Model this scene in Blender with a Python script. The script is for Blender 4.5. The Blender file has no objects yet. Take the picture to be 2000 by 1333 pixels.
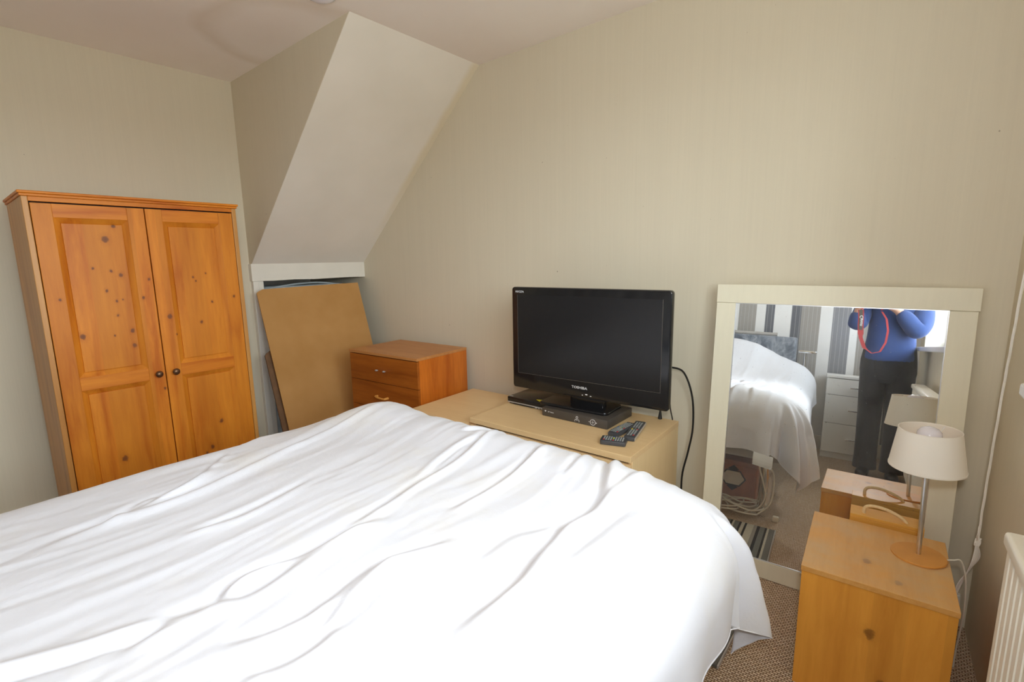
import bpy, bmesh, math, random
import numpy as np
from mathutils import Vector, Matrix, noise
random.seed(7)
C = bpy.context.scene.collection
SC = bpy.context.scene
PI = math.pi

# ------------------------------------------------------------------ camera, sky, exposure
YAW, PITCH, ROLL = math.radians(40.034), math.radians(9.459), math.radians(-0.936)
FPX = 960.45
cam_d = bpy.data.cameras.new('camera'); cam = bpy.data.objects.new('camera', cam_d); C.objects.link(cam)
fwd = Vector((-math.sin(YAW)*math.cos(PITCH), math.cos(YAW)*math.cos(PITCH), -math.sin(PITCH)))
right = Vector((math.cos(YAW), math.sin(YAW), 0)); up = right.cross(fwd)
r2 = right*math.cos(ROLL) + up*math.sin(ROLL); u2 = up*math.cos(ROLL) - right*math.sin(ROLL)
CAMZ = 1.265
cam.matrix_world = Matrix(((r2.x, u2.x, -fwd.x, 0), (r2.y, u2.y, -fwd.y, 0), (r2.z, u2.z, -fwd.z, CAMZ), (0, 0, 0, 1)))
cam_d.sensor_width = 36; cam_d.lens = FPX*36/2000; cam_d.clip_start = 0.01
SC.camera = cam
SC.view_settings.view_transform = 'Standard'; SC.view_settings.look = 'None'
SC.view_settings.gamma = 1; SC.view_settings.use_curve_mapping = False
SC.view_settings.exposure = 0.10
w = bpy.data.worlds.new('sky'); SC.world = w; w.use_nodes = True
# overcast sky (brighter overhead) above, dull ground below the horizon
wt = w.node_tree; bg = wt.nodes['Background']; bg.inputs[1].default_value = 13.2
_tc = wt.nodes.new('ShaderNodeTexCoord'); _sp = wt.nodes.new('ShaderNodeSeparateXYZ'); _mr = wt.nodes.new('ShaderNodeMapRange'); _cr = wt.nodes.new('ShaderNodeValToRGB')
wt.links.new(_tc.outputs['Generated'], _sp.inputs[0]); wt.links.new(_sp.outputs[2], _mr.inputs[0]); _mr.inputs[1].default_value = -1; _mr.inputs[2].default_value = 1
wt.links.new(_mr.outputs[0], _cr.inputs[0]); wt.links.new(_cr.outputs[0], bg.inputs[0])
_e = _cr.color_ramp.elements; _e[0].position = 0; _e[0].color = (.27, .26, .23, 1); _e[1].position = 1; _e[1].color = (.55, .61, .68, 1)
_a = _e.new(.495); _a.color = (.27, .26, .23, 1); _a = _e.new(.51); _a.color = (1.0, 1.08, 1.18, 1)
try:
    SC.cycles.use_denoising = True
    SC.cycles.max_bounces = 14; SC.cycles.diffuse_bounces = 10
    SC.cycles.sample_clamp_indirect = 10
except Exception: pass
# wall_right runs slightly out of square: local s along the wall from the far corner towards the camera side
WR0 = Vector((0.21, 2.121, 0)); WRANG = math.atan(0.066)
WDIR = Vector((math.sin(WRANG), -math.cos(WRANG), 0)); WNRM = Vector((-math.cos(WRANG), -math.sin(WRANG), 0))  # into the room
def wr(s, d, z): return WR0 + WDIR*s + WNRM*d + Vector((0, 0, z))
WIN_S0, WIN_S1, WIN_Z0, WIN_Z1 = 0.92, 2.85, 0.975, 2.10
pl = bpy.data.lights.new('window_portal', 'AREA'); pl.shape = 'RECTANGLE'; pl.size = WIN_S1-WIN_S0; pl.size_y = WIN_Z1-WIN_Z0
pl.cycles.is_portal = True
po = bpy.data.objects.new('window_portal', pl); C.objects.link(po)
po.location = wr((WIN_S0+WIN_S1)/2, -0.25, (WIN_Z0+WIN_Z1)/2)
zax = -WNRM; yax = Vector((0, 0, 1)); xax = yax.cross(zax)
po.rotation_euler = Matrix((xax, yax, zax)).transposed().to_euler()

# unseen flash on the photographer's camera, added to brighten the near side
fl = bpy.data.lights.new('added_flash_lamp', 'SPOT'); fl.energy = 34; fl.spot_size = math.radians(172); fl.spot_blend = .5; fl.shadow_soft_size = .05; fl.color = (.95, .97, 1.0)
fo = bpy.data.objects.new('added_flash_lamp', fl); C.objects.link(fo)
fo.location = Vector((0, 0, CAMZ)) + u2*.160 - fwd*.092
fo.rotation_euler = (fwd+u2*.30).to_track_quat('-Z', 'Y').to_euler()

# ------------------------------------------------------------------ material helpers
def srgb(r, g, b):
    f = lambda c: (c/255/12.92) if c/255 <= 0.04045 else ((c/255+0.055)/1.055)**2.4
    return (f(r), f(g), f(b), 1)
class NT:
    def __init__(s, name):
        s.m = bpy.data.materials.new(name); s.m.use_nodes = True; s.t = s.m.node_tree
        s.b = s.t.nodes['Principled BSDF']
    def n(s, typ, ins=None, **kw):
        nd = s.t.nodes.new(typ)
        for k, v in kw.items(): setattr(nd, k, v)
        for k, v in (ins or {}).items():
            if hasattr(v, 'is_output') or isinstance(v, bpy.types.NodeSocket): s.t.links.new(v, nd.inputs[k])
            else: nd.inputs[k].default_value = v
        return nd
    def math(s, op, a, b=0.0, c=None):
        nd = s.n('ShaderNodeMath', {0: a, 1: b}, operation=op)
        if c is not None: nd.inputs[2].default_value = c
        return nd.outputs[0]
    def mix(s, f, a, b, blend='MIX'):
        nd = s.n('ShaderNodeMix', data_type='RGBA', blend_type=blend)
        for i, v in ((0, f), (6, a), (7, b)):
            if isinstance(v, bpy.types.NodeSocket): s.t.links.new(v, nd.inputs[i])
            else: nd.inputs[i].default_value = v
        return nd.outputs[2]
    def ramp(s, fac, stops, interp='LINEAR'):
        nd = s.n('ShaderNodeValToRGB', {0: fac}); cr = nd.color_ramp; cr.interpolation = interp
        while len(cr.elements) < len(stops): cr.elements.new(1)
        for e, (p, c) in zip(cr.elements, stops): e.position = p; e.color = c
        return nd.outputs[0]
    def coords(s, scale=(1, 1, 1), kind='Object', loc=(0, 0, 0), rot=(0, 0, 0)):
        tc = s.n('ShaderNodeTexCoord')
        return s.n('ShaderNodeMapping', {0: tc.outputs[kind], 1: loc, 2: rot, 3: scale}).outputs[0]
    def noise(s, vec, scale=5, detail=4, rough=.5, dist=0):
        return s.n('ShaderNodeTexNoise', {'Vector': vec, 'Scale': scale, 'Detail': detail, 'Roughness': rough, 'Distortion': dist}).outputs[0]
    def bump(s, h, strength=.3, dist=.01):
        nd = s.n('ShaderNodeBump', {'Strength': strength, 'Distance': dist, 'Height': h}); s.t.links.new(nd.outputs[0], s.b.inputs['Normal'])
    def set(s, **kw):
        for k, v in kw.items():
            k = {'col': 'Base Color', 'rough': 'Roughness', 'metal': 'Metallic', 'spec': 'Specular IOR Level', 'coat': 'Coat Weight', 'sheen': 'Sheen Weight', 'trans': 'Transmission Weight', 'sss': 'Subsurface Weight'}[k]
            if isinstance(v, bpy.types.NodeSocket): s.t.links.new(v, s.b.inputs[k])
            else: s.b.inputs[k].default_value = v
        return s
def plain(name, col, rough=.5, metal=0, var=.06, vscale=12, **kw):
    t = NT(name); v = t.noise(t.coords(), vscale, 3)
    d = tuple(c*(1-var) for c in col[:3])+(1,); l = tuple(min(1, c*(1+var)) for c in col[:3])+(1,)
    t.set(col=t.ramp(v, [(.3, d), (.7, l)]), rough=rough, metal=metal, **kw); return t.m
def wood(name, light, dark, axis='z', fine=60, rough=.35, knots=(), contrast=1.0, kz=('x', 'z'), knotcol=(0.075, 0.042, 0.026, 1), boards=0, dust=0, spec=.4, wavy=1.0):
    t = NT(name)
    st = {'x': (.10, 1, 1), 'y': (1, .10, 1), 'z': (1, 1, .10)}[axis]
    c = t.coords(st)
    n1 = t.noise(c, fine, 5, .6, .3)
    c2 = t.coords({'x': (.07, 1, 1), 'y': (1, .07, 1), 'z': (1, 1, .07)}[axis])
    n2 = t.noise(c2, 4.5, 1, .4, .0)
    rings = t.math('PINGPONG', t.math('ADD', t.math('MULTIPLY', n2, 11.0*wavy), t.math('MULTIPLY', n1, .35)), 1.0)
    rings = t.math('POWER', rings, 2.0)
    v = t.math('ADD', t.math('MULTIPLY', n1, .72), t.math('MULTIPLY', rings, .26*contrast))
    big = t.noise(t.coords(st), 6, 2)
    v = t.math('ADD', v, t.math('MULTIPLY', big, .35))
    mid = tuple((a*.55+b*.45) for a, b in zip(light, dark))
    col = t.ramp(v, [(.36, light), (.66, mid), (.98, dark)])
    if boards:
        sep = t.n('ShaderNodeSeparateXYZ', {0: t.coords()}); ax = {'z': 'X', 'x': 'Z', 'y': 'X'}[axis]
        fl = t.math('FLOOR', t.math('DIVIDE', sep.outputs[ax], boards))
        wn = t.n('ShaderNodeTexWhiteNoise', {'W': fl}, noise_dimensions='1D').outputs[0]
        col = t.mix(t.math('MULTIPLY', wn, .45), col, tuple(c*.62 for c in light[:3])+(1,))
    if knots:
        sep = t.n('ShaderNodeSeparateXYZ', {0: t.coords()}); acc = None; halo = None
        wob = t.math('MULTIPLY', t.math('SUBTRACT', t.noise(t.coords(), 90, 2), .5), .9)
        for kx, kzv, r in knots:
            dx = t.math('DIVIDE', t.math('SUBTRACT', sep.outputs[kz[0].upper()], kx), r)
            dz = t.math('DIVIDE', t.math('SUBTRACT', sep.outputs[kz[1].upper()], kzv), r*1.25)
            d = t.math('SQRT', t.math('ADD', t.math('MULTIPLY', dx, dx), t.math('MULTIPLY', dz, dz)))
            acc = d if acc is None else t.math('MINIMUM', acc, d)
        acc = t.math('ADD', acc, wob)
        col = t.mix(t.ramp(acc, [(.0, (.9, .9, .9, 1)), (.55, (.75, .75, .75, 1)), (.95, (0, 0, 0, 1))]), col, knotcol)
        col = t.mix(t.ramp(t.math('MULTIPLY', acc, .3), [(.12, (.30, .30, .30, 1)), (.60, (0, 0, 0, 1))]), col, tuple(c*.75 for c in dark[:3])+(1,))
    if dust:
        dn = t.noise(t.coords(), 7, 6, .65)
        geo = t.n('ShaderNodeNewGeometry'); nz = t.n('ShaderNodeSeparateXYZ', {0: geo.outputs['Normal']}).outputs[2]
        f = t.math('MULTIPLY', t.ramp(dn, [(.35, (0, 0, 0, 1)), (.75, (1, 1, 1, 1))]), t.math('MULTIPLY', t.math('MAXIMUM', nz, 0), dust))
        col = t.mix(f, col, srgb(205, 180, 140))
    t.set(col=col, rough=rough, spec=spec); t.bump(n1, .06, .003)
    return t.m

# ------------------------------------------------------------------ mesh helpers
def lk(name, me, mat, parent=None, smooth=False):
    if isinstance(me, bmesh.types.BMesh):
        bmesh.ops.recalc_face_normals(me, faces=me.faces[:])
        m = bpy.data.meshes.new(name); me.to_mesh(m); me.free(); me = m
    if mat is not None:
        me.materials.clear()
        for mm in (mat if isinstance(mat, (list, tuple)) else [mat]): me.materials.append(mm)
    if smooth:
        me.polygons.foreach_set('use_smooth', [True]*len(me.polygons))
        try: me.set_sharp_from_angle(angle=math.radians(smooth if smooth is not True else 40))
        except Exception: pass
    o = bpy.data.objects.new(name, me); C.objects.link(o)
    if parent is not None: o.parent = parent
    return o
def tag(o, label, cat, group=None):
    o['label'] = label; o['category'] = cat
    if group: o['group'] = group
    return o
def thing(name, label, cat, loc=(0, 0, 0), rot=(0, 0, 0), group=None):
    o = bpy.data.objects.new(name, None); C.objects.link(o); o.empty_display_size = .05
    o.location = loc; o.rotation_euler = rot if isinstance(rot, tuple) else (0, 0, rot)
    return tag(o, label, cat, group)
def struct(name, bm, mat, label=None, parent=None, smooth=False):
    o = lk(name, bm, mat, parent, smooth)
    if parent is None: o['kind'] = 'structure'
    if label: o['label'] = label
    return o
def box(x0, x1, y0, y1, z0, z1, bev=0.0, bm=None, seg=2, mat=None, mi=0):
    b = bm or bmesh.new(); own = bmesh.new()
    vs = [own.verts.new(p) for p in ((x0, y0, z0), (x1, y0, z0), (x1, y1, z0), (x0, y1, z0), (x0, y0, z1), (x1, y0, z1), (x1, y1, z1), (x0, y1, z1))]
    for f in ((0, 3, 2, 1), (4, 5, 6, 7), (0, 1, 5, 4), (1, 2, 6, 5), (2, 3, 7, 6), (3, 0, 4, 7)): own.faces.new([vs[i] for i in f])
    if bev: bmesh.ops.bevel(own, geom=own.edges[:], offset=bev, segments=seg, profile=.5, affect='EDGES', clamp_overlap=True)
    if mat is not None: bmesh.ops.transform(own, matrix=mat, verts=own.verts[:])
    for f in own.faces: f.material_index = mi
    tmp = bpy.data.meshes.new('t'); own.to_mesh(tmp); own.free(); b.from_mesh(tmp); bpy.data.meshes.remove(tmp)
    return b
def prism(poly, axis, a0, a1, bm=None, bev=0):
    """polygon in the two other axes, extruded along axis"""
    b = bm or bmesh.new()
    def P(p, a): return {'x': (a, p[0], p[1]), 'y': (p[0], a, p[1]), 'z': (p[0], p[1], a)}[axis]
    v0 = [b.verts.new(P(p, a0)) for p in poly]; v1 = [b.verts.new(P(p, a1)) for p in poly]; n = len(poly)
    fs = [b.faces.new(v0), b.faces.new(v1[::-1])]
    for i in range(n): fs.append(b.faces.new((v0[i], v0[(i+1) % n], v1[(i+1) % n], v1[i])))
    if bev:
        bmesh.ops.recalc_face_normals(b, faces=b.faces[:])
        ed = [e for f in fs[:2] for e in f.edges]
        bmesh.ops.bevel(b, geom=list(set(ed)), offset=bev, segments=2, profile=.5, affect='EDGES')
    return b
def rrect(w, h, r, n=5):
    pts = []
    for cx, cy, a in ((w/2-r, h/2-r, 0), (-w/2+r, h/2-r, 90), (-w/2+r, -h/2+r, 180), (w/2-r, -h/2+r, 270)):
        for k in range(n+1):
            t = math.radians(a+90*k/n); pts.append((cx+r*math.cos(t), cy+r*math.sin(t)))
    return pts
def tube(pts, r, bm=None, n=8, closed=False, smoothn=0):
    pts = [Vector(p) for p in pts]
    if smoothn:
        out = []
        m = len(pts)
        for i in range(m-1):
            p0 = pts[max(i-1, 0)]; p1 = pts[i]; p2 = pts[i+1]; p3 = pts[min(i+2, m-1)]
            for k in range(smoothn):
                t = k/smoothn
                out.append(.5*((2*p1)+(-p0+p2)*t+(2*p0-5*p1+4*p2-p3)*t*t+(-p0+3*p1-3*p2+p3)*t**3))
        out.append(pts[-1]); pts = out
    b = bm or bmesh.new(); rings = []; N = None
    rr = r if callable(r) else (lambda t: r)
    for i, p in enumerate(pts):
        t = (pts[min(i+1, len(pts)-1)]-pts[max(i-1, 0)])
        t = t.normalized() if t.length > 1e-9 else Vector((0, 0, 1))
        if N is None:
            N = t.cross(Vector((0, 0, 1)) if abs(t.z) < .9 else Vector((1, 0, 0))).normalized()
        else:
            N = (N-t*N.dot(t)).normalized()
        B = t.cross(N); q = rr(i/(len(pts)-1))
        rings.append([b.verts.new(p+N*q*math.cos(2*PI*k/n)+B*q*math.sin(2*PI*k/n)) for k in range(n)])
    for a, c in zip(rings, rings[1:]):
        for k in range(n): b.faces.new((a[k], a[(k+1) % n], c[(k+1) % n], c[k]))
    b.faces.new(rings[0][::-1]); b.faces.new(rings[-1])
    return b
def lathe(prof, n=32, bm=None, loc=(0, 0, 0), cap=True, mat=None):
    b = bm or bmesh.new(); L = Vector(loc); rings = []
    M_ = mat or Matrix.Identity(4)
    for r, z in prof:
        if r < 1e-6: rings.append([b.verts.new(M_ @ Vector((0, 0, z))+L)])
        else: rings.append([b.verts.new(M_ @ Vector((r*math.cos(2*PI*k/n), r*math.sin(2*PI*k/n), z))+L) for k in range(n)])
    for a, c in zip(rings, rings[1:]):
        if len(a) == 1 and len(c) == 1: continue
        for k in range(n):
            k2 = (k+1) % n
            if len(a) == 1: b.faces.new((a[0], c[k2], c[k]))
            elif len(c) == 1: b.faces.new((a[k], a[k2], c[0]))
            else: b.faces.new((a[k], a[k2], c[k2], c[k]))
    if cap:
        if len(rings[0]) > 1: b.faces.new(rings[0][::-1])
        if len(rings[-1]) > 1: b.faces.new(rings[-1])
    return b
def baked(o):
    """modifiers evaluated into a plain mesh"""
    bpy.context.view_layer.update()
    dg = bpy.context.evaluated_depsgraph_get()
    me = bpy.data.meshes.new_from_object(o.evaluated_get(dg))
    return me
def skinned(name, verts, edges, radii, mat, parent=None, sub=2, root=0):
    me = bpy.data.meshes.new(name); me.from_pydata([tuple(v) for v in verts], edges, [])
    o = bpy.data.objects.new(name, me); C.objects.link(o)
    o.modifiers.new('Skin', 'SKIN')
    for i, r in enumerate(radii):
        sv = me.skin_vertices[0].data[i]; sv.radius = r if isinstance(r, tuple) else (r, r); sv.use_root = (i == root)
    s = o.modifiers.new('Sub', 'SUBSURF'); s.levels = sub; s.render_levels = sub
    m2 = baked(o); bpy.data.objects.remove(o); bpy.data.meshes.remove(me)
    return lk(name, m2, mat, parent, smooth=80)
def text_mesh(name, s, size, mat, parent, M, ext=.0004, align='CENTER'):
    cu = bpy.data.curves.new(name, 'FONT'); cu.body = s; cu.size = size; cu.extrude = ext; cu.align_x = align; cu.resolution_u = 2
    o = bpy.data.objects.new(name, cu); C.objects.link(o); me = baked(o); bpy.data.objects.remove(o); bpy.data.curves.remove(cu)
    me.transform(M); return lk(name, me, mat, parent)
FRONT = Matrix(((1, 0, 0, 0), (0, 0, -1, 0), (0, 1, 0, 0), (0, 0, 0, 1)))   # text lying in xz, facing -y

# ------------------------------------------------------------------ materials
def wallpaper(name, base, var=.05):
    t = NT(name)
    n = t.noise(t.coords((1, 1, .012)), 170, 3, .6); n2 = t.noise(t.coords((1, 1, .05)), 30, 3, .6); n3 = t.noise(t.coords(), 1.6, 3)
    d = tuple(c*(1-var) for c in base[:3])+(1,); l = tuple(c*(1+var) for c in base[:3])+(1,)
    v = t.math('ADD', t.math('MULTIPLY', n, .5), t.math('ADD', t.math('MULTIPLY', n2, .3), t.math('MULTIPLY', n3, .2)))
    col = t.ramp(v, [(.35, d), (.65, l)])
    sp = t.noise(t.coords(), 38, 2, .4)
    col = t.mix(t.ramp(sp, [(.80, (0, 0, 0, 1)), (.84, (.6, .6, .6, 1))]), col, srgb(120, 100, 70))
    t.set(col=col, rough=.72, spec=.25); t.bump(n, .05, .001); return t.m
M = {}
M['wallpaper'] = wallpaper('cream_wallpaper', srgb(218, 209, 186), .020)
def slope_mat():
    t = NT('painted_plaster'); n = t.noise(t.coords(), 3, 3); col = t.ramp(n, [(.3, srgb(234, 228, 216)), (.7, srgb(241, 235, 224))])
    sep = t.n('ShaderNodeSeparateXYZ', {0: t.coords()}); y = t.math('ADD', sep.outputs[1], t.math('MULTIPLY', t.math('SUBTRACT', t.noise(t.coords(), 6, 4), .5), .05))
    f = t.ramp(t.math('MULTIPLY', t.math('SUBTRACT', y, 2.02), 10.0), [(.35, (0, 0, 0, 1)), (.7, (.5, .5, .5, 1))])
    up_ = t.ramp(t.math('SUBTRACT', sep.outputs[2], 1.3), [(.1, (0, 0, 0, 1)), (.5, (1, 1, 1, 1))])
    col = t.mix(t.math('MULTIPLY', f, up_), col, srgb(222, 206, 162)); t.set(col=col, rough=.6, spec=.3); t.bump(t.noise(t.coords(), 25, 4), .06, .004); return t.m
M['slope'] = slope_mat()
def ceil_mat():
    t = NT('ceiling_paint'); n = t.noise(t.coords(), 1.5, 4); 
    col = t.ramp(n, [(.35, srgb(243, 234, 225)), (.65, srgb(247, 240, 232))])
    # brown water stain ring near the sloped corner
    sep = t.n('ShaderNodeSeparateXYZ', {0: t.coords()})
    dx = t.math('SUBTRACT', sep.outputs[0], -2.42); dy = t.math('SUBTRACT', sep.outputs[1], 1.32)
    d = t.math('SQRT', t.math('ADD', t.math('MULTIPLY', dx, dx), t.math('MULTIPLY', dy, dy)))
    d = t.math('ADD', d, t.math('MULTIPLY', t.math('SUBTRACT', t.noise(t.coords(), 4, 2), .5), .12))
    col = t.mix(t.ramp(d, [(.30, (0, 0, 0, 1)), (.40, (.22, .22, .22, 1)), (.46, (0, 0, 0, 1))]), col, srgb(196, 172, 130))
    t.set(col=col, rough=.75, spec=.2); t.bump(t.noise(t.coords(), 60, 3), .05, .003); return t.m
M['ceiling'] = ceil_mat()
M['gloss_white'] = plain('white_gloss_paint', srgb(232, 228, 216), .35, var=.03, vscale=8)
M['upvc'] = plain('white_plastic', srgb(238, 238, 236), .3, var=.01)
def stripes():
    t = NT('striped_wallpaper'); sep = t.n('ShaderNodeSeparateXYZ', {0: t.coords()})
    U = 1.05; x0 = -.93*U; per = .915*U
    f = t.math('FRACT', t.math('DIVIDE', t.math('SUBTRACT', sep.outputs[0], x0-per*20), per))
    tp, wh, dk, gr = srgb(160, 156, 150), srgb(236, 236, 234), srgb(102, 104, 110), srgb(136, 137, 142)
    st = []
    for xe, c in ((-.93, tp), (-.785, wh), (-.71, dk), (-.64, wh), (-.505, dk), (-.43, tp), (-.29, wh), (-.20, gr), (-.07, wh)):
        st.append(((xe+.93)/.915, c))
    col = t.ramp(f, st, 'CONSTANT')
    ln = t.math('FRACT', t.math('MULTIPLY', sep.outputs[0], 1/.033))
    isdark = t.n('ShaderNodeRGBToBW', {0: col}).outputs[0]
    m = t.math('MULTIPLY', t.math('LESS_THAN', ln, .09), t.math('LESS_THAN', isdark, .4))
    col = t.mix(t.math('MULTIPLY', m, .55), col, srgb(200, 200, 200))
    t.set(col=col, rough=.55); return t.m
M['stripes'] = stripes()
def carpet():
    t = NT('woven_carpet'); c = t.coords()
    br = t.n('ShaderNodeTexBrick', {'Vector': c, 'Color1': srgb(250, 230, 204), 'Color2': srgb(234, 210, 178), 'Mortar': srgb(146, 114, 88), 'Scale': 1.0, 'Mortar Size': .0016, 'Mortar Smooth': .6, 'Bias': 0, 'Brick Width': .0135, 'Row Height': .0085})
    n = t.noise(c, 140, 3, .6); n2 = t.noise(c, 2.2, 3)
    col = t.mix(t.ramp(n, [(.35, (0, 0, 0, 1)), (.7, (.6, .6, .6, 1))]), br.outputs[0], srgb(120, 94, 74))
    col = t.mix(t.math('MULTIPLY', n2, .3), col, srgb(150, 126, 104))
    t.set(col=col, rough=.95, spec=.1); t.bump(t.math('SUBTRACT', 1.0, br.outputs[1]), .9, .004); return t.m
M['carpet'] = carpet()
kn = [(x-.289, z, r*.00088) for x, z, r in [(0.527,1.376,17),(0.561,1.431,10),(0.472,1.255,6),(0.532,1.242,7),(0.563,1.224,11),(0.507,1.16,8),(0.536,1.113,7),(0.558,1.118,5),(0.533,1.051,7),(0.407,0.972,14),(0.577,0.978,11),(0.577,0.911,11),(0.512,0.964,5),(0.631,1.121,9),(0.66,1.202,7),(0.722,1.028,13),(0.353,1.131,7),(0.852,0.987,9),(0.838,1.204,6),(0.848,1.186,5),(0.894,1.221,5),(0.908,1.082,7),(1.007,1.103,8),(0.741,0.942,5),(0.666,0.696,8),(0.299,1.012,6),(0.483,0.409,15),(0.888,0.477,12),(0.834,0.355,12),(0.807,0.331,8),(0.664,0.698,6)]]
PL, PD = srgb(226, 142, 44), srgb(172, 80, 12)
M['pine_v'] = wood('orange_pine_upright', PL, PD, 'z', 45, .42, knots=kn, boards=.085, spec=.25)
M['pine_h'] = wood('orange_pine_level', PL, PD, 'x', 45, .42, spec=.25)
M['pine_side'] = wood('orange_pine_side', srgb(214, 156, 84), srgb(168, 104, 44), 'z', 40, .4, boards=.09)
M['cherry_v_lit'] = wood('cherry_foil_upright_lit', srgb(214, 122, 40), srgb(168, 80, 18), 'z', 55, .35, boards=.06)  # lighter copy for the sides: window light put into the colour
M['cherry_h_shaded'] = wood('cherry_foil_level_shaded', srgb(176, 100, 34), srgb(132, 66, 18), 'x', 55, .35)  # darker copy for the drawer fronts: shade put into the colour
M['cherry_top'] = wood('cherry_foil_top', srgb(200, 140, 82), srgb(168, 106, 54), 'x', 55, .4, contrast=.5)
M['beech'] = wood('beech_laminate', srgb(234, 202, 152), srgb(222, 186, 132), 'x', 90, .38, contrast=.25)
M['beech_v'] = wood('beech_laminate_upright', srgb(240, 212, 162), srgb(230, 200, 146), 'z', 90, .38, contrast=.25)
M['night_top'] = wood('dusty_pine_top', srgb(232, 176, 100), srgb(208, 146, 72), 'y', 55, .45, knots=[(-.02, -.06, .013), (.05, -.13, .011)], kz=('x', 'y'), contrast=.6, dust=.8, knotcol=(.36, .20, .09, 1))
M['night_v'] = wood('pine_foil_upright', srgb(246, 174, 72), srgb(214, 138, 48), 'z', 50, .4, knots=[(.0, .24, .016), (.035, .10, .014)], boards=.075, knotcol=(.15, .06, .015, 1))
M['crate'] = wood('pale_pine_crate', srgb(232, 178, 84), srgb(212, 146, 54), 'x', 50, .45, contrast=.6)
M['bronze'] = plain('aged_bronze', srgb(112, 84, 62), .38, .8, var=.2, vscale=60)
M['chrome'] = plain('chrome', (.82, .82, .82, 1), .12, 1, var=.02)
M['steel'] = plain('brushed_steel', (.72, .72, .72, 1), .3, 1, var=.03)
M['gap_shade'] = plain('painted_gap_shade', (.012, .010, .009, 1), .8)  # near-black blocks inside carcasses: shade of the gaps put into colour
def card():
    t = NT('cardboard'); c = t.coords((1, 1, 1)); n = t.noise(t.coords((1, .02, 1)), 240, 2); n2 = t.noise(c, 4, 4)
    t.set(col=t.ramp(n2, [(.3, srgb(178, 132, 76)), (.7, srgb(192, 146, 90))]), rough=.85, spec=.15); t.bump(n, .05, .002); return t.m
M['card'] = card()
M['card_dark'] = plain('worn_cardboard', srgb(120, 88, 60), .9, var=.15, vscale=20)
M['black_gloss'] = plain('black_gloss_plastic', (.010, .010, .011, 1), .12, spec=.5)
M['black_matt'] = plain('black_plastic', (.016, .016, .017, 1), .4)
M['screen'] = plain('matt_screen', (.012, .012, .013, 1), .24, spec=.45, var=.02)
M['grey_box'] = plain('charcoal_plastic', srgb(74, 68, 62), .42, var=.08)
M['silver'] = plain('silver_plastic', (.55, .55, .54, 1), .35, .5)
M['white_print'] = plain('white_print', (.8, .8, .8, 1), .5)
M['remote'] = plain('dark_grey_plastic', srgb(70, 71, 74), .4)
M['key'] = plain('grey_rubber', srgb(150, 154, 152), .5)
M['yellow'] = plain('yellow_sticker', srgb(235, 215, 30), .5)
M['red'] = plain('red_rubber', srgb(190, 60, 60), .5); M['green'] = plain('green_rubber', srgb(70, 150, 110), .5); M['blue'] = plain('blue_rubber', srgb(70, 110, 170), .5); M['orange'] = plain('orange_rubber', srgb(225, 120, 60), .5)
M['cable_black'] = plain('black_cable', (.012, .012, .012, 1), .45)
M['cable_white'] = plain('white_cable', srgb(228, 222, 205), .5)
M['cord'] = plain('white_cord', srgb(240, 236, 226), .8)
M['rope'] = plain('cream_rope', srgb(236, 208, 158), .85, var=.1, vscale=150)
M['mirror_frame'] = wood('sage_painted_wood', srgb(234, 228, 204), srgb(226, 220, 196), 'z', 60, .45, contrast=.2)
def mirror():
    t = NT('dusty_mirror'); c = t.coords()
    gl = t.n('ShaderNodeBsdfGlossy', {'Color': (.90, .92, .92, 1), 'Roughness': .012})
    df = t.n('ShaderNodeBsdfDiffuse', {'Color': (.62, .64, .64, 1)})
    sp = t.ramp(t.noise(c, 190, 2, .5), [(.70, (0, 0, 0, 1)), (.78, (1, 1, 1, 1))])
    hz = t.ramp(t.noise(c, 4, 5, .6), [(.35, (.03, .03, .03, 1)), (.8, (.16, .16, .16, 1))])
    f = t.math('MAXIMUM', t.math('MULTIPLY', sp, .5), hz)
    mx = t.n('ShaderNodeMixShader', {0: f, 1: gl.outputs[0], 2: df.outputs[0]})
    t.t.links.new(mx.outputs[0], t.t.nodes['Material Output'].inputs[0]); return t.m
M['mirror'] = mirror()
def fabric(name, col, stain=None, rough=.85, scale=900, bump=.05):
    t = NT(name); n = t.noise(t.coords(), 2.5, 4, .55)
    c = t.ramp(n, [(.35, tuple(v*.97 for v in col[:3])+(1,)), (.65, col)])
    if stain: c = t.mix(t.ramp(t.noise(t.coords(loc=(3, 1, 2)), 2.1, 5, .6), [(.55, (0, 0, 0, 1)), (.78, (.5, .5, .5, 1))]), c, stain)
    t.set(col=c, rough=rough, spec=.15, sheen=.15); t.bump(t.noise(t.coords(), 55, 4, .6), bump, .01); return t.m
M['duvet'] = fabric('white_cotton', srgb(230, 231, 238), srgb(228, 221, 204), bump=.10)
M['shade'] = fabric('cream_shade', srgb(250, 244, 232), None, .8, bump=.02)
M['bulb'] = plain('opal_glass', srgb(232, 228, 236), .2, var=.01)
M['lamp_wood'] = plain('orange_wood_disc', srgb(216, 150, 70), .5, var=.08)
M['radiator'] = plain('radiator_enamel', srgb(246, 240, 224), .35, var=.01)
def velvet():
    t = NT('crushed_velvet'); n = t.noise(t.coords((1, 1, .5)), 11, 5, .65, 1.2)
    t.set(col=t.ramp(n, [(.35, srgb(70, 78, 92)), (.5, srgb(104, 112, 124)), (.65, srgb(150, 156, 164))]), rough=.6, sheen=.5); return t.m
M['velvet'] = velvet()
M['bed_base'] = plain('grey_upholstery', srgb(176, 172, 166), .8)
M['mattress'] = plain('white_ticking', srgb(225, 225, 222), .8)
M['terracotta'] = plain('terracotta_print', srgb(168, 106, 78), .6, var=.12, vscale=25)
M['cream_print'] = plain('cream_print', srgb(222, 216, 200), .6); M['dark_print'] = plain('dark_print', srgb(60, 54, 52), .6)
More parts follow.
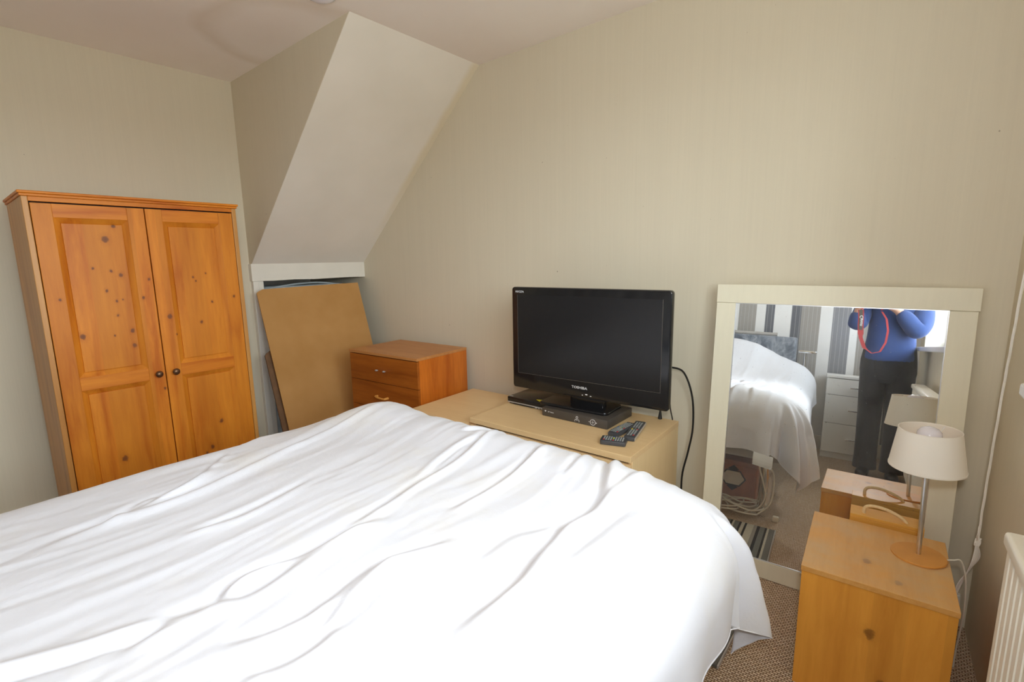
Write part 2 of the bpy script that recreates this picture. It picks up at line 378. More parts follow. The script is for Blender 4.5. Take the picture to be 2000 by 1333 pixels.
def rug():
    t = NT('striped_rug'); sep = t.n('ShaderNodeSeparateXYZ', {0: t.coords()})
    f = t.math('FRACT', t.math('DIVIDE', sep.outputs[0], .155))
    cr, bk, g1, g2 = srgb(206, 200, 182), srgb(36, 38, 44), srgb(120, 120, 116), srgb(160, 156, 146)
    col = t.ramp(f, [(0, g1), (.14, bk), (.20, cr), (.30, bk), (.36, cr), (.56, g2), (.66, bk), (.74, g1), (.88, bk), (.94, cr)], 'CONSTANT')
    n = t.noise(t.coords((1, .2, 1)), 300, 2); t.set(col=t.mix(t.math('MULTIPLY', n, .35), col, srgb(110, 108, 104)), rough=.95, spec=.1); t.bump(n, .3, .004); return t.m
M['rug'] = rug()
M['chest_white'] = plain('white_laminate', srgb(244, 244, 240), .4, var=.01)
M['wrap'] = plain('polythene_wrap', srgb(196, 206, 208), .3, var=.15, vscale=9)
M['coat'] = fabric('blue_knit', srgb(60, 80, 130), None, .9, bump=.2)
M['trousers'] = fabric('black_cotton', srgb(48, 49, 54), srgb(84, 84, 86), .9, bump=.2)
M['skin'] = plain('skin', srgb(206, 160, 136), .5, var=.05, sss=.05)
M['hair'] = plain('dark_hair', srgb(58, 40, 30), .5, var=.3, vscale=60)
M['shoe'] = plain('black_leather', srgb(30, 29, 30), .4)
M['strap'] = plain('red_strap', srgb(156, 46, 48), .7)
M['lens_glass'] = plain('lens_glass', (.01, .012, .02, 1), .05)
def glass():
    t = NT('window_glass')
    tr = t.n('ShaderNodeBsdfTransparent', {0: (.96, .98, .97, 1)}); gl = t.n('ShaderNodeBsdfGlossy', {0: (1, 1, 1, 1), 'Roughness': .01})
    mx = t.n('ShaderNodeMixShader', {0: .05, 1: tr.outputs[0], 2: gl.outputs[0]}); t.t.links.new(mx.outputs[0], t.t.nodes['Material Output'].inputs[0]); return t.m
M['glass'] = glass()

# ------------------------------------------------------------------ the room
H = 2.315; XL = -3.234; YB = 2.121; YF = -1.07
struct('floor', box(-4.3, 1.0, -1.4, 2.5, -.12, 0), M['carpet'], 'woven beige loop carpet floor')
cb = box(-4.3, 1.0, -1.4, 2.5, H, H+.1)
struct('ceiling', cb, M['ceiling'], 'off-white ceiling with a brown water stain')
struct('wall_back', box(-4.3, .6, YB, YB+.12, 0, H), M['wallpaper'], 'cream streaked wallpaper wall behind the television')
b = box(XL-.12, XL, YF-.12, 1.388, 0, H); box(XL-.12, XL, 1.388, YB, 1.155, H, bm=b)
struct('wall_left', b, M['wallpaper'], 'cream wallpaper wall behind the pine wardrobe')
struct('wall_front', box(-4.3, 1.0, YF-.12, YF, 0, H), M['stripes'], 'grey and white striped wallpaper wall behind the bed head')
# recess under the slope
b = box(-4.12, -4.0, 1.27, YB, 0, 1.5); box(-4.0, XL-.12, 1.27, 1.388, 0, 1.5, bm=b); box(-4.12, XL-.12, 1.27, YB, 1.5, 1.6, bm=b)
struct('wall_recess', b, M['slope'], 'plastered recess under the sloping ceiling')
# boxed-in slope in the corner
zb = 1.258; xt = -1.985; xbm = -3.20
struct('wall_bulkhead', prism([(XL, H), (xt-.004, H), (xbm-.004, zb), (XL, zb)], 'y', 1.325, 1.355), M['wallpaper'], 'triangular papered side of the boxed-in slope')
dx, dz = xt-xbm, H-zb; ln = math.hypot(dx, dz); nx, nz = -dz/ln*.03, dx/ln*.03
struct('ceiling_slope', prism([(xt, H), (xbm, zb), (xbm+nx, zb+nz), (xt+nx, H+nz)], 'y', 1.3258, YB), M['slope'], 'smooth white sloping soffit in the corner')
b = bmesh.new(); fz = [1.155, 1.154, 1.1565, 1.153, 1.155, 1.1565, 1.1555]
pts = [(1.318, zb+.003)]+[(1.318+(YB-1.318)*i/6, fz[i]) for i in range(7)]+[(YB, zb+.003)]
struct('trim_1', prism(pts, 'x', XL-.01, XL+.038), M['gloss_white'], 'white painted fascia board under the slope')
b = box(XL-.12, XL+.032, 1.325, 1.36, 0, 1.156, .004); box(XL-.12, XL+.022, 1.36, 1.392, 0, 1.156, .003, bm=b)
struct('trim_2', b, M['gloss_white'], 'white painted casing beside the recess')
struct('baseboard_left', box(XL, XL+.018, YF, 1.324, 0, .12, .004), M['gloss_white'])
struct('baseboard_back', box(XL+.2, .19, YB-.016, YB, 0, .12, .004), M['gloss_white'])
struct('baseboard_front', box(XL+.02, .38, YF, YF+.016, 0, .12, .004), M['gloss_white'])
# wall_right with the window opening (local frame: x along the wall, y outwards)
RT = Matrix.Translation(WR0) @ Matrix((( WDIR.x, -WNRM.x, 0), (WDIR.y, -WNRM.y, 0), (0, 0, 1))).to_4x4()
b = bmesh.new(); T = .27; SE = 3.4
for x0, x1, z0, z1 in ((-.15, WIN_S0, 0, H), (WIN_S1, SE, 0, H), (WIN_S0, WIN_S1, 0, WIN_Z0-.03), (WIN_S0, WIN_S1, WIN_Z1, H)):
    box(x0, x1, 0, T, z0, z1, bm=b)
o = struct('wall_right', b, M['wallpaper'], 'cream wallpaper wall holding the window and radiator'); o.matrix_world = RT
wn = lk('window_1', box(WIN_S0-.35, WIN_S1+.05, -.065, T-.02, WIN_Z0-.03, WIN_Z0, .006), M['upvc']); wn['kind'] = 'structure'; wn['label'] = 'white plastic casement window with a deep sill'; wn.matrix_world = RT
def wpart(n, bm, m, sm=False): return lk(n, bm, m, wn, sm)
fr = .055; y0, y1 = .13, .20
for a in ((WIN_S0, WIN_S0+fr, WIN_Z0, WIN_Z1), (WIN_S1-fr, WIN_S1, WIN_Z0, WIN_Z1), (WIN_S0+fr, WIN_S1-fr, WIN_Z0, WIN_Z0+fr), (WIN_S0+fr, WIN_S1-fr, WIN_Z1-fr, WIN_Z1), (WIN_S0+.62, WIN_S0+.62+fr, WIN_Z0+fr, WIN_Z1-fr), (WIN_S1-.62-fr, WIN_S1-.62, WIN_Z0+fr, WIN_Z1-fr)):
    wpart('frame_bar', box(a[0], a[1], y0, y1, a[2], a[3], .004), M['upvc'])
for a in ((WIN_S0, WIN_S0+.012, WIN_Z0, WIN_Z1), (WIN_S1-.012, WIN_S1, WIN_Z0, WIN_Z1), (WIN_S0+.012, WIN_S1-.012, WIN_Z1-.012, WIN_Z1)):
    wpart('lining', box(a[0], a[1], .001, y0, a[2], a[3]), M['gloss_white'])
wpart('pane', box(WIN_S0+.675, WIN_S1-.675, .155, .161, WIN_Z0+fr, WIN_Z1-fr), M['glass'])
wpart('pane', box(WIN_S0+fr, WIN_S0+.62, .155, .161, WIN_Z0+fr, WIN_Z1-fr), M['glass'])
# far light stands open outwards, hinged at the middle mullion
def casement(hx, sgn, ang):
    R = Matrix.Translation((hx, y1-.01, 0)) @ Matrix.Rotation(ang, 4, 'Z'); w_ = .56*sgn; z0, z1 = WIN_Z0+fr+.005, WIN_Z1-fr-.005
    b = bmesh.new()
    for x0, x1, q0, q1 in ((0, .05*sgn, z0, z1), (w_-.05*sgn, w_, z0, z1), (.05*sgn, w_-.05*sgn, z0, z0+.05), (.05*sgn, w_-.05*sgn, z1-.05, z1)):
        box(min(x0, x1), max(x0, x1), -.02, .03, q0, q1, .003, bm=b, mat=R)
    f = wpart('open_sash', b, M['upvc'])
    lk('sash_pane', box(min(.05*sgn, w_-.05*sgn), max(.05*sgn, w_-.05*sgn), .0, .006, z0+.05, z1-.05, mat=R), M['glass'], f)
    return R
R = casement(WIN_S1-.01, -1, math.radians(-50))
b = tube([(WIN_S1-.45, .16, WIN_Z0+.12), (WIN_S1-.1, .15, WIN_Z0+.12), (WIN_S1-.06, .16, WIN_Z0+.10)], .006); tube([(WIN_S1-.3, .155, WIN_Z0+.09), (WIN_S1-.3, .155, WIN_Z0+.15)], .006, bm=b)
wpart('stay', b, M['steel'])

# ------------------------------------------------------------------ wardrobe (front faces +X; local x runs along +Y)
wd = thing('wardrobe', 'orange pine two-door wardrobe standing against the left wall', 'wardrobe', (-2.6775, .289, 0), (0, 0, PI/2))
Wd, Dp, Ht = .769, .455, 1.5555
mv, mh = M['pine_v'], M['pine_h']
lk('side_panel', box(0, .019, 0.0, Dp, 0, 1.535, .002), M['pine_side'], wd); lk('side_panel', box(Wd-.019, Wd, 0, Dp, 0, 1.535, .002), M['pine_side'], wd)
lk('back_panel', box(.019, Wd-.019, Dp-.008, Dp, .05, 1.53), M['pine_side'], wd)
b = box(-.010, Wd+.010, -.012, Dp, 1.545, Ht, .003); box(-.005, Wd+.005, -.006, Dp, 1.535, 1.545, .002, bm=b)
lk('cornice', b, mh, wd)
lk('top_rail', box(.019, Wd-.019, .0, .02, 1.517, 1.5345, .001), mh, wd)
lk('bottom_rail', box(.019, Wd-.019, .0, .02, 0, .07, .001), mh, wd)
lk('gap_shade_block', box(.02, Wd-.02, .024, Dp-.01, .06, 1.53), M['gap_shade'], wd)
def wdoor(x0, x1, knobx):
    z0, z1 = .075, 1.511
    d = lk('door', box(x0, x0+.062, -.001, .02, z0, z1, .0015), mv, wd)
    lk('stile', box(x1-.062, x1, -.001, .02, z0, z1, .0015), mv, d)
    lk('rail', box(x0+.062, x1-.062, 0, .019, 1.4575, z1, .001), mh, d); lk('rail', box(x0+.062, x1-.062, 0, .019, .745, .801, .001), mh, d); lk('rail', box(x0+.062, x1-.062, 0, .019, z0, .15, .001), mh, d)
    for q0, q1 in ((.801, 1.4575), (.15, .745)):
        a0, a1 = x0+.062, x1-.062; w_ = .021; b = bmesh.new()
        o_ = [(a0, q0), (a1, q0), (a1, q1), (a0, q1)]; i_ = [(a0+w_, q0+w_), (a1-w_, q0+w_), (a1-w_, q1-w_), (a0+w_, q1-w_)]
        vo = [b.verts.new((p[0], .001, p[1])) for p in o_]; vi = [b.verts.new((p[0], .0135, p[1])) for p in i_]; vb = [b.verts.new((p[0], .018, p[1])) for p in o_]
        for k in range(4):
            k2 = (k+1) % 4; b.faces.new((vo[k], vo[k2], vi[k2], vi[k])); b.faces.new((vo[k], vb[k], vb[k2], vo[k2]))
        lk('moulding', b, mv, d)
        lk('panel', box(a0+w_, a1-w_, .0085, .017, q0+w_, q1-w_, .0015), mv, d)
    R_ = Matrix.Rotation(PI/2, 4, 'X')
    lk('knob', lathe([(0, .0), (.006, 0), (.006, .012), (.013, .016), (.0155, .022), (.013, .028), (.006, .0315), (0, .032)], 20, loc=(knobx, 0, .77), mat=R_), M['bronze'], d, smooth=60)
wdoor(.0215, .3855, .357); wdoor(.3895, .7475, .4245)

# ------------------------------------------------------------------ recess contents and cardboard
mt = thing('wrapped_mattress', 'polythene-wrapped mattress upright in the dark recess behind the cardboard', 'mattress', (-3.44, 1.745, 0))
b = prism([(p[0], p[1]+.557) for p in rrect(.64, 1.11, .05)], 'x', -.09, .09, bev=.02)
lk('cover', b, M['wrap'], mt, smooth=40)
b = tube([(.085, -.31, 1.09), (.095, -.1, 1.118), (.09, .1, 1.122), (.085, .3, 1.095)], .006, smoothn=5)
lk('wrap_fold', b, M['wrap'], mt, smooth=True)
lk('print_strip', box(.0895, .0915, -.11, .06, 1.055, 1.085), plain('lilac_print', srgb(170, 176, 214), .5), mt)
an = math.atan2(.357, 1.12)
def sheet(name, label, base, w_, l_, th, mat, ch=.03, crease=True):
    t = thing(name, label, 'cardboard', base, (0, -an, 0))
    pts = [(-w_/2, 0), (w_/2, 0), (w_/2, l_), (-w_/2+ch*1.3, l_-.012), (-w_/2+.012, l_-ch*.8), (-w_/2, l_-ch*1.1)]
    if crease:
        k = w_/2-.1
        pts2 = [p for p in pts if p[0] < k]; left = [(-w_/2, 0), (k-.002, 0), (k-.002, l_-.001)]+pts[3:]
        lk('board', prism(left, 'x', 0, th), mat, t); lk('flap', prism([(k+.002, 0), (w_/2, 0), (w_/2, l_), (k+.002, l_-.001)], 'x', -.002, th-.002), mat, t)
        lk('crease', box(.001, th-.002, k-.002, k+.002, 0, l_-.004), mat, t)
    else: lk('board', prism(pts, 'x', 0, th), mat, t)
    return t
sheet('cardboard_sheet', 'large brown cardboard sheet leaning over the recess', (-2.765, 1.652, 0), .707, 1.172, .006, M['card'])
sheet('cardboard_sheet', 'darker worn cardboard sheet tucked behind the large brown one', (-2.800, 1.632, 0), .715, .80, .008, M['card_dark'], .05, False)

# ------------------------------------------------------------------ brown chest of drawers
ch = thing('chest_of_drawers', 'brown cherry-effect chest of drawers beside the cardboard', 'chest of drawers', (-2.384, 1.850, 0), math.radians(4.5))
w_, d_, h_ = .588, .41, .740; x0, x1, y0, y1 = -w_/2, w_/2, -d_/2, d_/2
lk('top', box(x0, x1, y0-.004, y1, h_-.016, h_, .0015), M['cherry_top'], ch)
lk('side_panel', box(x0+.002, x0+.018, y0+.016, y1, 0, h_-.016, .001), M['cherry_v_lit'], ch); lk('side_panel', box(x1-.018, x1-.002, y0+.016, y1, 0, h_-.016, .001), M['cherry_v_lit'], ch)
lk('back_panel', box(x0+.018, x1-.018, y1-.006, y1, .05, h_-.016), M['cherry_v_lit'], ch); lk('gap_shade_block', box(x0+.018, x1-.018, y0+.018, y1-.008, .04, h_-.02), M['gap_shade'], ch)
lk('plinth', box(x0+.018, x1-.018, y0+.03, y0+.045, 0, .06), M['cherry_h_shaded'], ch)
zt = h_-.021
for i in range(4):
    zb_ = zt-.1575
    d = lk('drawer', box(x0+.003, x1-.003, y0, y0+.015, zb_+.003, zt, .0012), M['cherry_h_shaded'], ch)
    zc = h_-.104 if i == 0 else zt-.082
    if i == 0:
        for xx in (-.042, .022):
            b = tube([(xx, y0, zc), (xx, y0-.013, zc+.001), (xx+.004, y0-.018, zc+.004), (xx+.014, y0-.019, zc+.006)], .0045, smoothn=4)
            o = lk('broken_handle', b, M['silver'], d, smooth=True); o['label'] = 'bare chrome handle stub'
    else:
        b = tube([(-.055, y0, zc), (-.052, y0-.018, zc+.002), (-.02, y0-.022, zc-.002), (.02, y0-.022, zc-.003), (.034, y0-.02, zc-.001), (.037, y0, zc-.001)], lambda t: .0055+.002*abs(2*t-1), smoothn=4)
        lk('handle', b, M['lamp_wood'], d, smooth=True)
    zt = zb_

# ------------------------------------------------------------------ beech units
def unit(name, label, loc, rot, w_, d_, h_, top_t, nd, group=None):
    t = thing(name, label, 'chest of drawers', loc, rot); x0, x1, y0, y1 = -w_/2, w_/2, -d_/2, d_/2
    lk('top', box(x0, x1, y0, y1, h_-top_t, h_, .0015), M['beech'], t)
    for xa in (x0, x1-.018): lk('side_panel', box(xa+.001, xa+.017, y0+.020, y1, 0, h_-top_t, .001), M['beech_v'], t)
    lk('back_panel', box(x0+.018, x1-.018, y1-.01, y1-.004, .03, h_-top_t), M['beech_v'], t); lk('gap_shade_block', box(x0+.018, x1-.018, y0+.024, y1-.012, .03, h_-top_t-.004), M['gap_shade'], t)
    zt = h_-top_t-.010; dh = (zt-.03)/nd
    for i in range(nd):
        lk('drawer', box(x0+.002, x1-.002, y0+.002, y0+.019, zt-dh+.004, zt, .0012), M['beech'], t); zt -= dh
    return t
unit('drawer_unit', 'wide beech drawer unit carrying the television', (-1.178, 1.818, 0), math.radians(2.0), .80, .502, .541, .024, 2)
unit('drawer_unit', 'narrow beech drawer unit between the brown chest and the television unit', (-1.80, 1.785, 0), math.radians(3), .395, .50, .509, .022, 2)

# ------------------------------------------------------------------ television and boxes
TA = math.radians(3.9)
tv = thing('television', 'black flat-screen television on the beech drawer unit', 'television', (-1.13, 1.832, .583), TA)
Wt, z0, z1 = .768, .063, .552
b = prism([(p[0], p[1]+(z0+z1)/2) for p in rrect(Wt, z1-z0, .014)], 'y', 0, .034, bev=.006)
bz = (z0+.076, z1-.036); sx = (-Wt/2+.034, Wt/2-.036)
lk('bezel', b, M['black_gloss'], tv, smooth=35)
lk('screen', box(sx[0], sx[1], -.0012, .004, bz[0], bz[1], .0006), M['screen'], tv)
bb = bmesh.new()
for a in ((sx[0]-.002, sx[0], bz[0]-.002, bz[1]), (sx[1], sx[1]+.002, bz[0]-.002, bz[1]), (sx[0], sx[1], bz[0]-.002, bz[0])): box(a[0], a[1], -.002, .002, a[2], a[3], bm=bb)
lk('screen_edge', bb, M['grey_box'], tv)
lk('rear_housing', prism([(p[0], p[1]+(z0+z1)/2) for p in rrect(Wt-.09, z1-z0-.08, .05)], 'y', .034, .088, bev=.015), M['black_matt'], tv, smooth=40)
lk('neck', box(-.085, .085, .03, .075, .008, .16, .012), M['black_gloss'], tv, smooth=40)
lk('base', prism([(p[0]-.055, p[1]+.075) for p in rrect(.352, .172, .022)], 'z', .0, .013, bev=.004), M['black_gloss'], tv, smooth=35)
text_mesh('maker_lettering', 'TOSHIBA', .0165, M['white_print'], tv, Matrix.Translation((-.018, -.0012, z0+.040)) @ Matrix.Scale(1.15, 4, (1, 0, 0)) @ FRONT)
text_mesh('range_lettering', 'REGZA', .0125, M['white_print'], tv, Matrix.Translation((sx[0]+.012, -.0012, z1-.026)) @ Matrix.Scale(1.2, 4, (1, 0, 0)) @ FRONT, align='CENTER')
bb = box(.012, .022, -.0016, .001, z0+.016, z0+.020); box(-.005, .0, -.0012, .001, z0+.012, z0+.0145, bm=bb); box(.035, .042, -.0012, .001, z0+.012, z0+.0145, bm=bb)
lk('indicator', bb, M['white_print'], tv)
lk('lower_lip', prism([(-.10, z0+.004), (-.02, z0-.004), (.10, z0-.004), (.13, z0+.004)], 'y', -.001, .03), M['black_gloss'], tv)

dv = thing('disc_player', 'slim black disc player half under the left of the television', 'disc player', (-1.452, 1.945, .541), math.radians(1))
b = box(-.13, .122, -.105, .10, .008, .037, .004); lk('case', b, M['black_gloss'], dv, smooth=35)
lk('front_strip', box(-.128, .122, -.1068, -.104, .008, .0135, .0005), M['silver'], dv)
lk('tray_door', box(-.09, .03, -.1072, -.104, .0025, .0095, .0005), M['black_matt'], dv)
lk('base_plate', box(-.122, .114, -.098, .098, .0, .008), M['black_matt'], dv)
for k in range(4): lk('button', box(.045+k*.018, .057+k*.018, -.109, -.105, .005, .013, .001), M['silver'], dv)
lk('sticker', prism([(.030, -.075), (.062, -.092), (.092, -.092), (.100, -.070), (.060, -.062)], 'z', .037, .0378), M['yellow'], dv)
lk('corner_badge', box(-.125, -.105, -.095, -.085, .037, .0375), M['silver'], dv)

sb = thing('set_top_box', 'charcoal set-top box with white icons under the television', 'set-top box', (-1.152, 1.902, .541), math.radians(.8))
w_, d_, h_ = .341, .236, .041
lk('case', box(-w_/2, w_/2, -d_/2, d_/2, .0, h_, .004), M['grey_box'], sb, smooth=35)
def ring(cx, cz, r, th, y, a0=0, a1=360, n=28):
    b = bmesh.new(); vs = []
    for k in range(n+1):
        a = math.radians(a0+(a1-a0)*k/n); vs.append([b.verts.new((cx+(r+s*th/2)*math.cos(a), yy, cz+(r+s*th/2)*math.sin(a))) for s, yy in ((1, y), (-1, y), (-1, y+.001), (1, y+.001))])
    for p, q in zip(vs, vs[1:]):
        for k in range(4): b.faces.new((p[k], p[(k+1) % 4], q[(k+1) % 4], q[k]))
    return b
yf = -d_/2-.0006
b = ring(.100, .020, .0125, .0018, yf)
for a in (0, 90, 180, 270):
    box(.100+.006*math.cos(math.radians(a))-.0011, .100+.006*math.cos(math.radians(a))+.0011, yf, yf+.001, .020+.006*math.sin(math.radians(a))-.0011, .020+.006*math.sin(math.radians(a))+.0011, bm=b)
box(.098, .102, yf, yf+.001, .018, .022, bm=b); box(.079, .085, yf, yf+.001, .0192, .0208, bm=b); box(.1155, .1195, yf, yf+.001, .018, .022, bm=b)
lk('navigation_icon', b, M['white_print'], sb)
b = ring(.020, .0265, .0048, .0016, yf)
for cx in (.0145, .0255):
    rb = ring(cx, .012, .0055, .0016, yf, 0, 180, 14); tmp = bpy.data.meshes.new('t'); rb.to_mesh(tmp); rb.free(); b.from_mesh(tmp); bpy.data.meshes.remove(tmp)
for cx in (.009, .031): box(cx-.0008, cx+.0008, yf, yf+.001, .007, .012, bm=b)
lk('person_icon', b, M['white_print'], sb)
text_mesh('lettering', 'BT Vision', .0068, M['white_print'], sb, Matrix.Translation((-.120, yf+.0004, .022)) @ Matrix.Scale(1.2, 4, (1, 0, 0)) @ FRONT, align='CENTER')
b = box(-.1535, -.151, yf, yf+.001, .024, .0295); box(-.1495, -.147, yf, yf+.001, .024, .0295, bm=b); box(-.152, -.149, yf, yf+.001, .022, .025, bm=b)
lk('logo', b, M['white_print'], sb)

# remote controls
def remote(label, pts_c, ang, L, W, Hh, mat, rows, cols, style):
    t = thing('remote_control', label, 'remote control', pts_c, ang, 'remote controls on the beech unit')
    if style == 'shaped': pts = [(-L/2, -W*.36), (-L*.3, -W*.5), (L*.1, -W*.46), (L/2, -W*.40), (L/2, W*.40), (L*.1, W*.46), (-L*.3, W*.5), (-L/2, W*.36)]
    else: pts = rrect(L, W, .008)
    lk('body', prism(pts, 'z', 0, Hh, bev=.003), mat, t, smooth=40)
    cyc = ['key']*9+['red', 'green', 'yellow', 'blue']
    b = {}
    for i in range(rows):
        for j in range(cols):
            x = -L/2+L*(.09+.82*(i+.5)/rows); y = -W/2+W*(.14+.72*(j+.5)/cols)
            m = 'key'
            if i == int(rows*.45): m = ['red', 'green', 'yellow', 'blue'][j % 4]
            if i == 0 and j == 0: m = 'red'
            bx = b.setdefault(m if m == 'key' else (m, i, j), bmesh.new())
            box(x-L*.82/rows*.33, x+L*.82/rows*.33, y-W*.72/cols*.33, y+W*.72/cols*.33, Hh, Hh+.002, .0006, bm=bx, seg=1)
    for m, bx in b.items():
        if m == 'key': lk('keys', bx, M[m], t)['kind'] = 'stuff'
        else: lk('colour_key', bx, M[m[0]], t)
    if style == 'long':
        bx = bmesh.new()
        for s in (-1, 1): box(-L/2, L/2, s*W/2-.0008, s*W/2+.0008, .004, Hh-.002, bm=bx)
        lk('silver_edge', bx, M['silver'], t)
    if style != 'slab':
        lk('navigation_ring', lathe([(.004, Hh), (.004, Hh+.0025), (.012, Hh+.0025), (.0125, Hh)], 20, loc=(0 if style == 'long' else -L*.12, 0, 0), cap=False), M['remote' if style == 'long' else 'key'], t)
    return t
remote('small grey slab remote control in front of the other two', (-.886, 1.668, .542), math.radians(19), .10, .062, .018, M['remote'], 9, 4, 'slab')
remote('contoured grey remote control with colour keys leaning by the set-top box', (-.922, 1.806, .542), math.radians(88), .165, .050, .018, M['remote'], 10, 4, 'shaped')
remote('long dark remote control with silver edges at the right', (-.872, 1.828, .542), math.radians(103), .215, .044, .017, M['remote'], 12, 3, 'long')

# cables by the television
b = tube([(-.80, 2.0, .80), (-.765, 2.06, .77), (-.735, 2.09, .66), (-.728, 2.095, .52), (-.745, 2.095, .40), (-.765, 2.09, .28), (-.76, 2.09, .12), (-.745, 2.085, .02)], .0042, smoothn=6)
tag(lk('power_cable', b, M['cable_black'], None, True), 'black cable looping down the wall beside the television', 'cable')
b = tube([(-.855, 2.03, .70), (-.858, 2.05, .60), (-.862, 2.052, .56)], .003, smoothn=4); tube([(-.861, 2.052, .585), (-.862, 2.054, .545)], lambda t: .004+.006*t, bm=b)
tag(lk('aerial_cable', b, M['cable_black'], None, True), 'thin black lead with a plug hanging behind the television', 'cable')
b = tube([(-.818, 2.03, .72), (-.816, 2.055, .60), (-.815, 2.08, .545), (-.81, 2.10, .45)], .0028, smoothn=4)
tag(lk('signal_cable', b, M['cable_black'], None, True), 'thin black lead behind the right corner of the television', 'cable')

# ------------------------------------------------------------------ mirror
mr = thing('mirror', 'large sage-framed mirror leaning on the back wall', 'mirror', (-.2441, 1.986, .002), (-.077, 0, .064))
Wm, Hm, fb = .7798, 1.154, .072; th = .018
mf = M['mirror_frame']
lk('top_rail', box(-Wm/2, Wm/2, 0, th, Hm-fb, Hm, .0015), mf, mr); lk('bottom_rail', box(-Wm/2+fb-.003, Wm/2-fb+.003, .0005, th, 0, fb-.003, .0015), mf, mr)
lk('stile', box(-Wm/2+.001, -Wm/2+fb, .001, th, 0, Hm-fb-.0008, .0015), mf, mr); lk('stile', box(Wm/2-fb, Wm/2-.004, .001, th, 0, Hm-fb-.0008, .0015), mf, mr)
lk('glass', box(-Wm/2+fb+.0015, Wm/2-fb-.0015, .0065, .010, fb-.0015, Hm-fb-.0015), M['mirror'], mr)
b = bmesh.new(); a0, a1, c0, c1 = -Wm/2+fb, Wm/2-fb, fb-.003, Hm-fb
for q in ((a0, a0+.002, c0, c1), (a1-.002, a1, c0, c1), (a0, a1, c0, c0+.002), (a0, a1, c1-.002, c1)): box(q[0], q[1], .003, .0068, q[2], q[3], bm=b)
lk('glass_edge', b, M['steel'], mr)

# ------------------------------------------------------------------ nightstand, crate, lamp
ns = thing('nightstand', 'dusty orange pine-effect nightstand in front of the mirror', 'nightstand', (-.0395, 1.7125, 0), math.radians(3.6))
w_, d_, h_ = .344, .374, .383; x0, x1, y0, y1 = -w_/2, w_/2, -d_/2, d_/2
lk('top', box(x0, x1, y0, y1, h_-.016, h_, .0012), M['night_top'], ns)
lk('front_panel', box(x0+.002, x1-.002, y0+.003, y0+.018, 0, h_-.016, .001), M['night_v'], ns)
lk('back_panel', box(x0+.002, x1-.002, y1-.018, y1-.003, 0, h_-.016, .001), M['night_v'], ns)
lk('side_panel', box(x1-.018, x1-.003, y0+.018, y1-.018, 0, h_-.016), M['night_v'], ns)
lk('drawer', box(x0+.003, x0+.018, y0+.019, y1-.019, .20, h_-.020, .001), M['night_v'], ns); lk('drawer', box(x0+.003, x0+.018, y0+.019, y1-.019, .03, .196, .001), M['night_v'], ns)
cr = thing('wooden_crate', 'narrow pine crate with a rope handle behind the nightstand', 'crate', (-.029, 1.949, 0), math.radians(3.6))
w_, d_, h_ = .194, .072, .402; x0, x1, y0, y1 = -w_/2, w_/2, -d_/2, d_/2
lk('lid', box(x0, x1, y0, y1, h_-.010, h_, .001), M['crate'], cr)
lk('front_board', box(x0, x1, y0, y0+.010, 0, h_-.0105, .001), M['crate'], cr); lk('back_board', box(x0, x1, y1-.010, y1, 0, h_-.0105, .001), M['crate'], cr)
for xa in (x0, x1-.010): lk('end_board', box(xa, xa+.01, y0+.0102, y1-.0102, 0, h_-.0105, .001), M['crate'], cr)
b = tube([(-.058, -.012, h_-.012), (-.060, -.012, h_+.012), (-.052, -.012, h_+.026), (-.030, -.012, h_+.031), (0, -.012, h_+.028), (.030, -.014, h_+.018), (.050, -.016, h_+.004), (.056, -.016, h_-.012)], .0052, smoothn=6, n=10)
lk('rope_handle', b, M['rope'], cr, smooth=True)
lp = thing('table_lamp', 'table lamp with cream shade on the nightstand', 'lamp', (.058, 1.775, .383), (0, math.radians(-1.5), math.radians(10)))
lk('base', lathe([(0, 0), (.064, 0), (.0656, .001), (.0656, .005), (.064, .0065), (0, .0075)], 48), M['lamp_wood'], lp, smooth=30)
lk('pole', lathe([(.0062, .007), (.0062, .345), (0.0045, .347), (0, .347)], 16), M['steel'], lp, smooth=40)
lk('bulb_holder', lathe([(0, .30), (.013, .30), (.014, .318), (.013, .336), (0, .336)], 16), M['upvc'], lp, smooth=40)
b = bmesh.new()
pr = [(.0872, .275), (.0865, .2745), (.0695, .3868), (.0702, .3875), (.0712, .387), (.0884, .275), (.0872, .275)]
sh = lk('shade', lathe(pr, 56, cap=False), M['shade'], lp, smooth=50)
for rp in ([(.0698, .3835), (.0698, .388), (.0715, .388), (.0715, .3835), (.0698, .3835)], [(.0867, .2745), (.0867, .279), (.0886, .279), (.0886, .2745), (.0867, .2745)]): lk('rim', lathe(rp, 56, cap=False), M['shade'], sh, smooth=40)
b = bmesh.new()
for k in range(3):
    a = 2*PI*k/3+.9; tube([(.013*math.cos(a), .013*math.sin(a), .345), (.070*math.cos(a), .070*math.sin(a), .384)], .0012, bm=b, n=6)
lk('shade_carrier', b, M['upvc'], sh)
lk('bulb', lathe([(0, .330), (.013, .332), (.017, .342), (.0265, .356), (.0295, .368), (.028, .380), (.021, .389), (.011, .394), (0, .395)], 24), M['bulb'], lp, smooth=70)
b = tube([(.064, 0, .004), (.08, .005, .006), (.098, .01, .004), (.112, .012, -.05), (.118, .02, -.16), (.12, .06, -.30), (.12, .07, -.376)], .0022, smoothn=6)
lk('flex', b, M['cable_white'], lp, smooth=True)

# ------------------------------------------------------------------ radiator and blind cord
rd = thing('radiator', 'cream ribbed panel radiator under the window sill', 'radiator', wr(.845, .035, .15), WRANG)
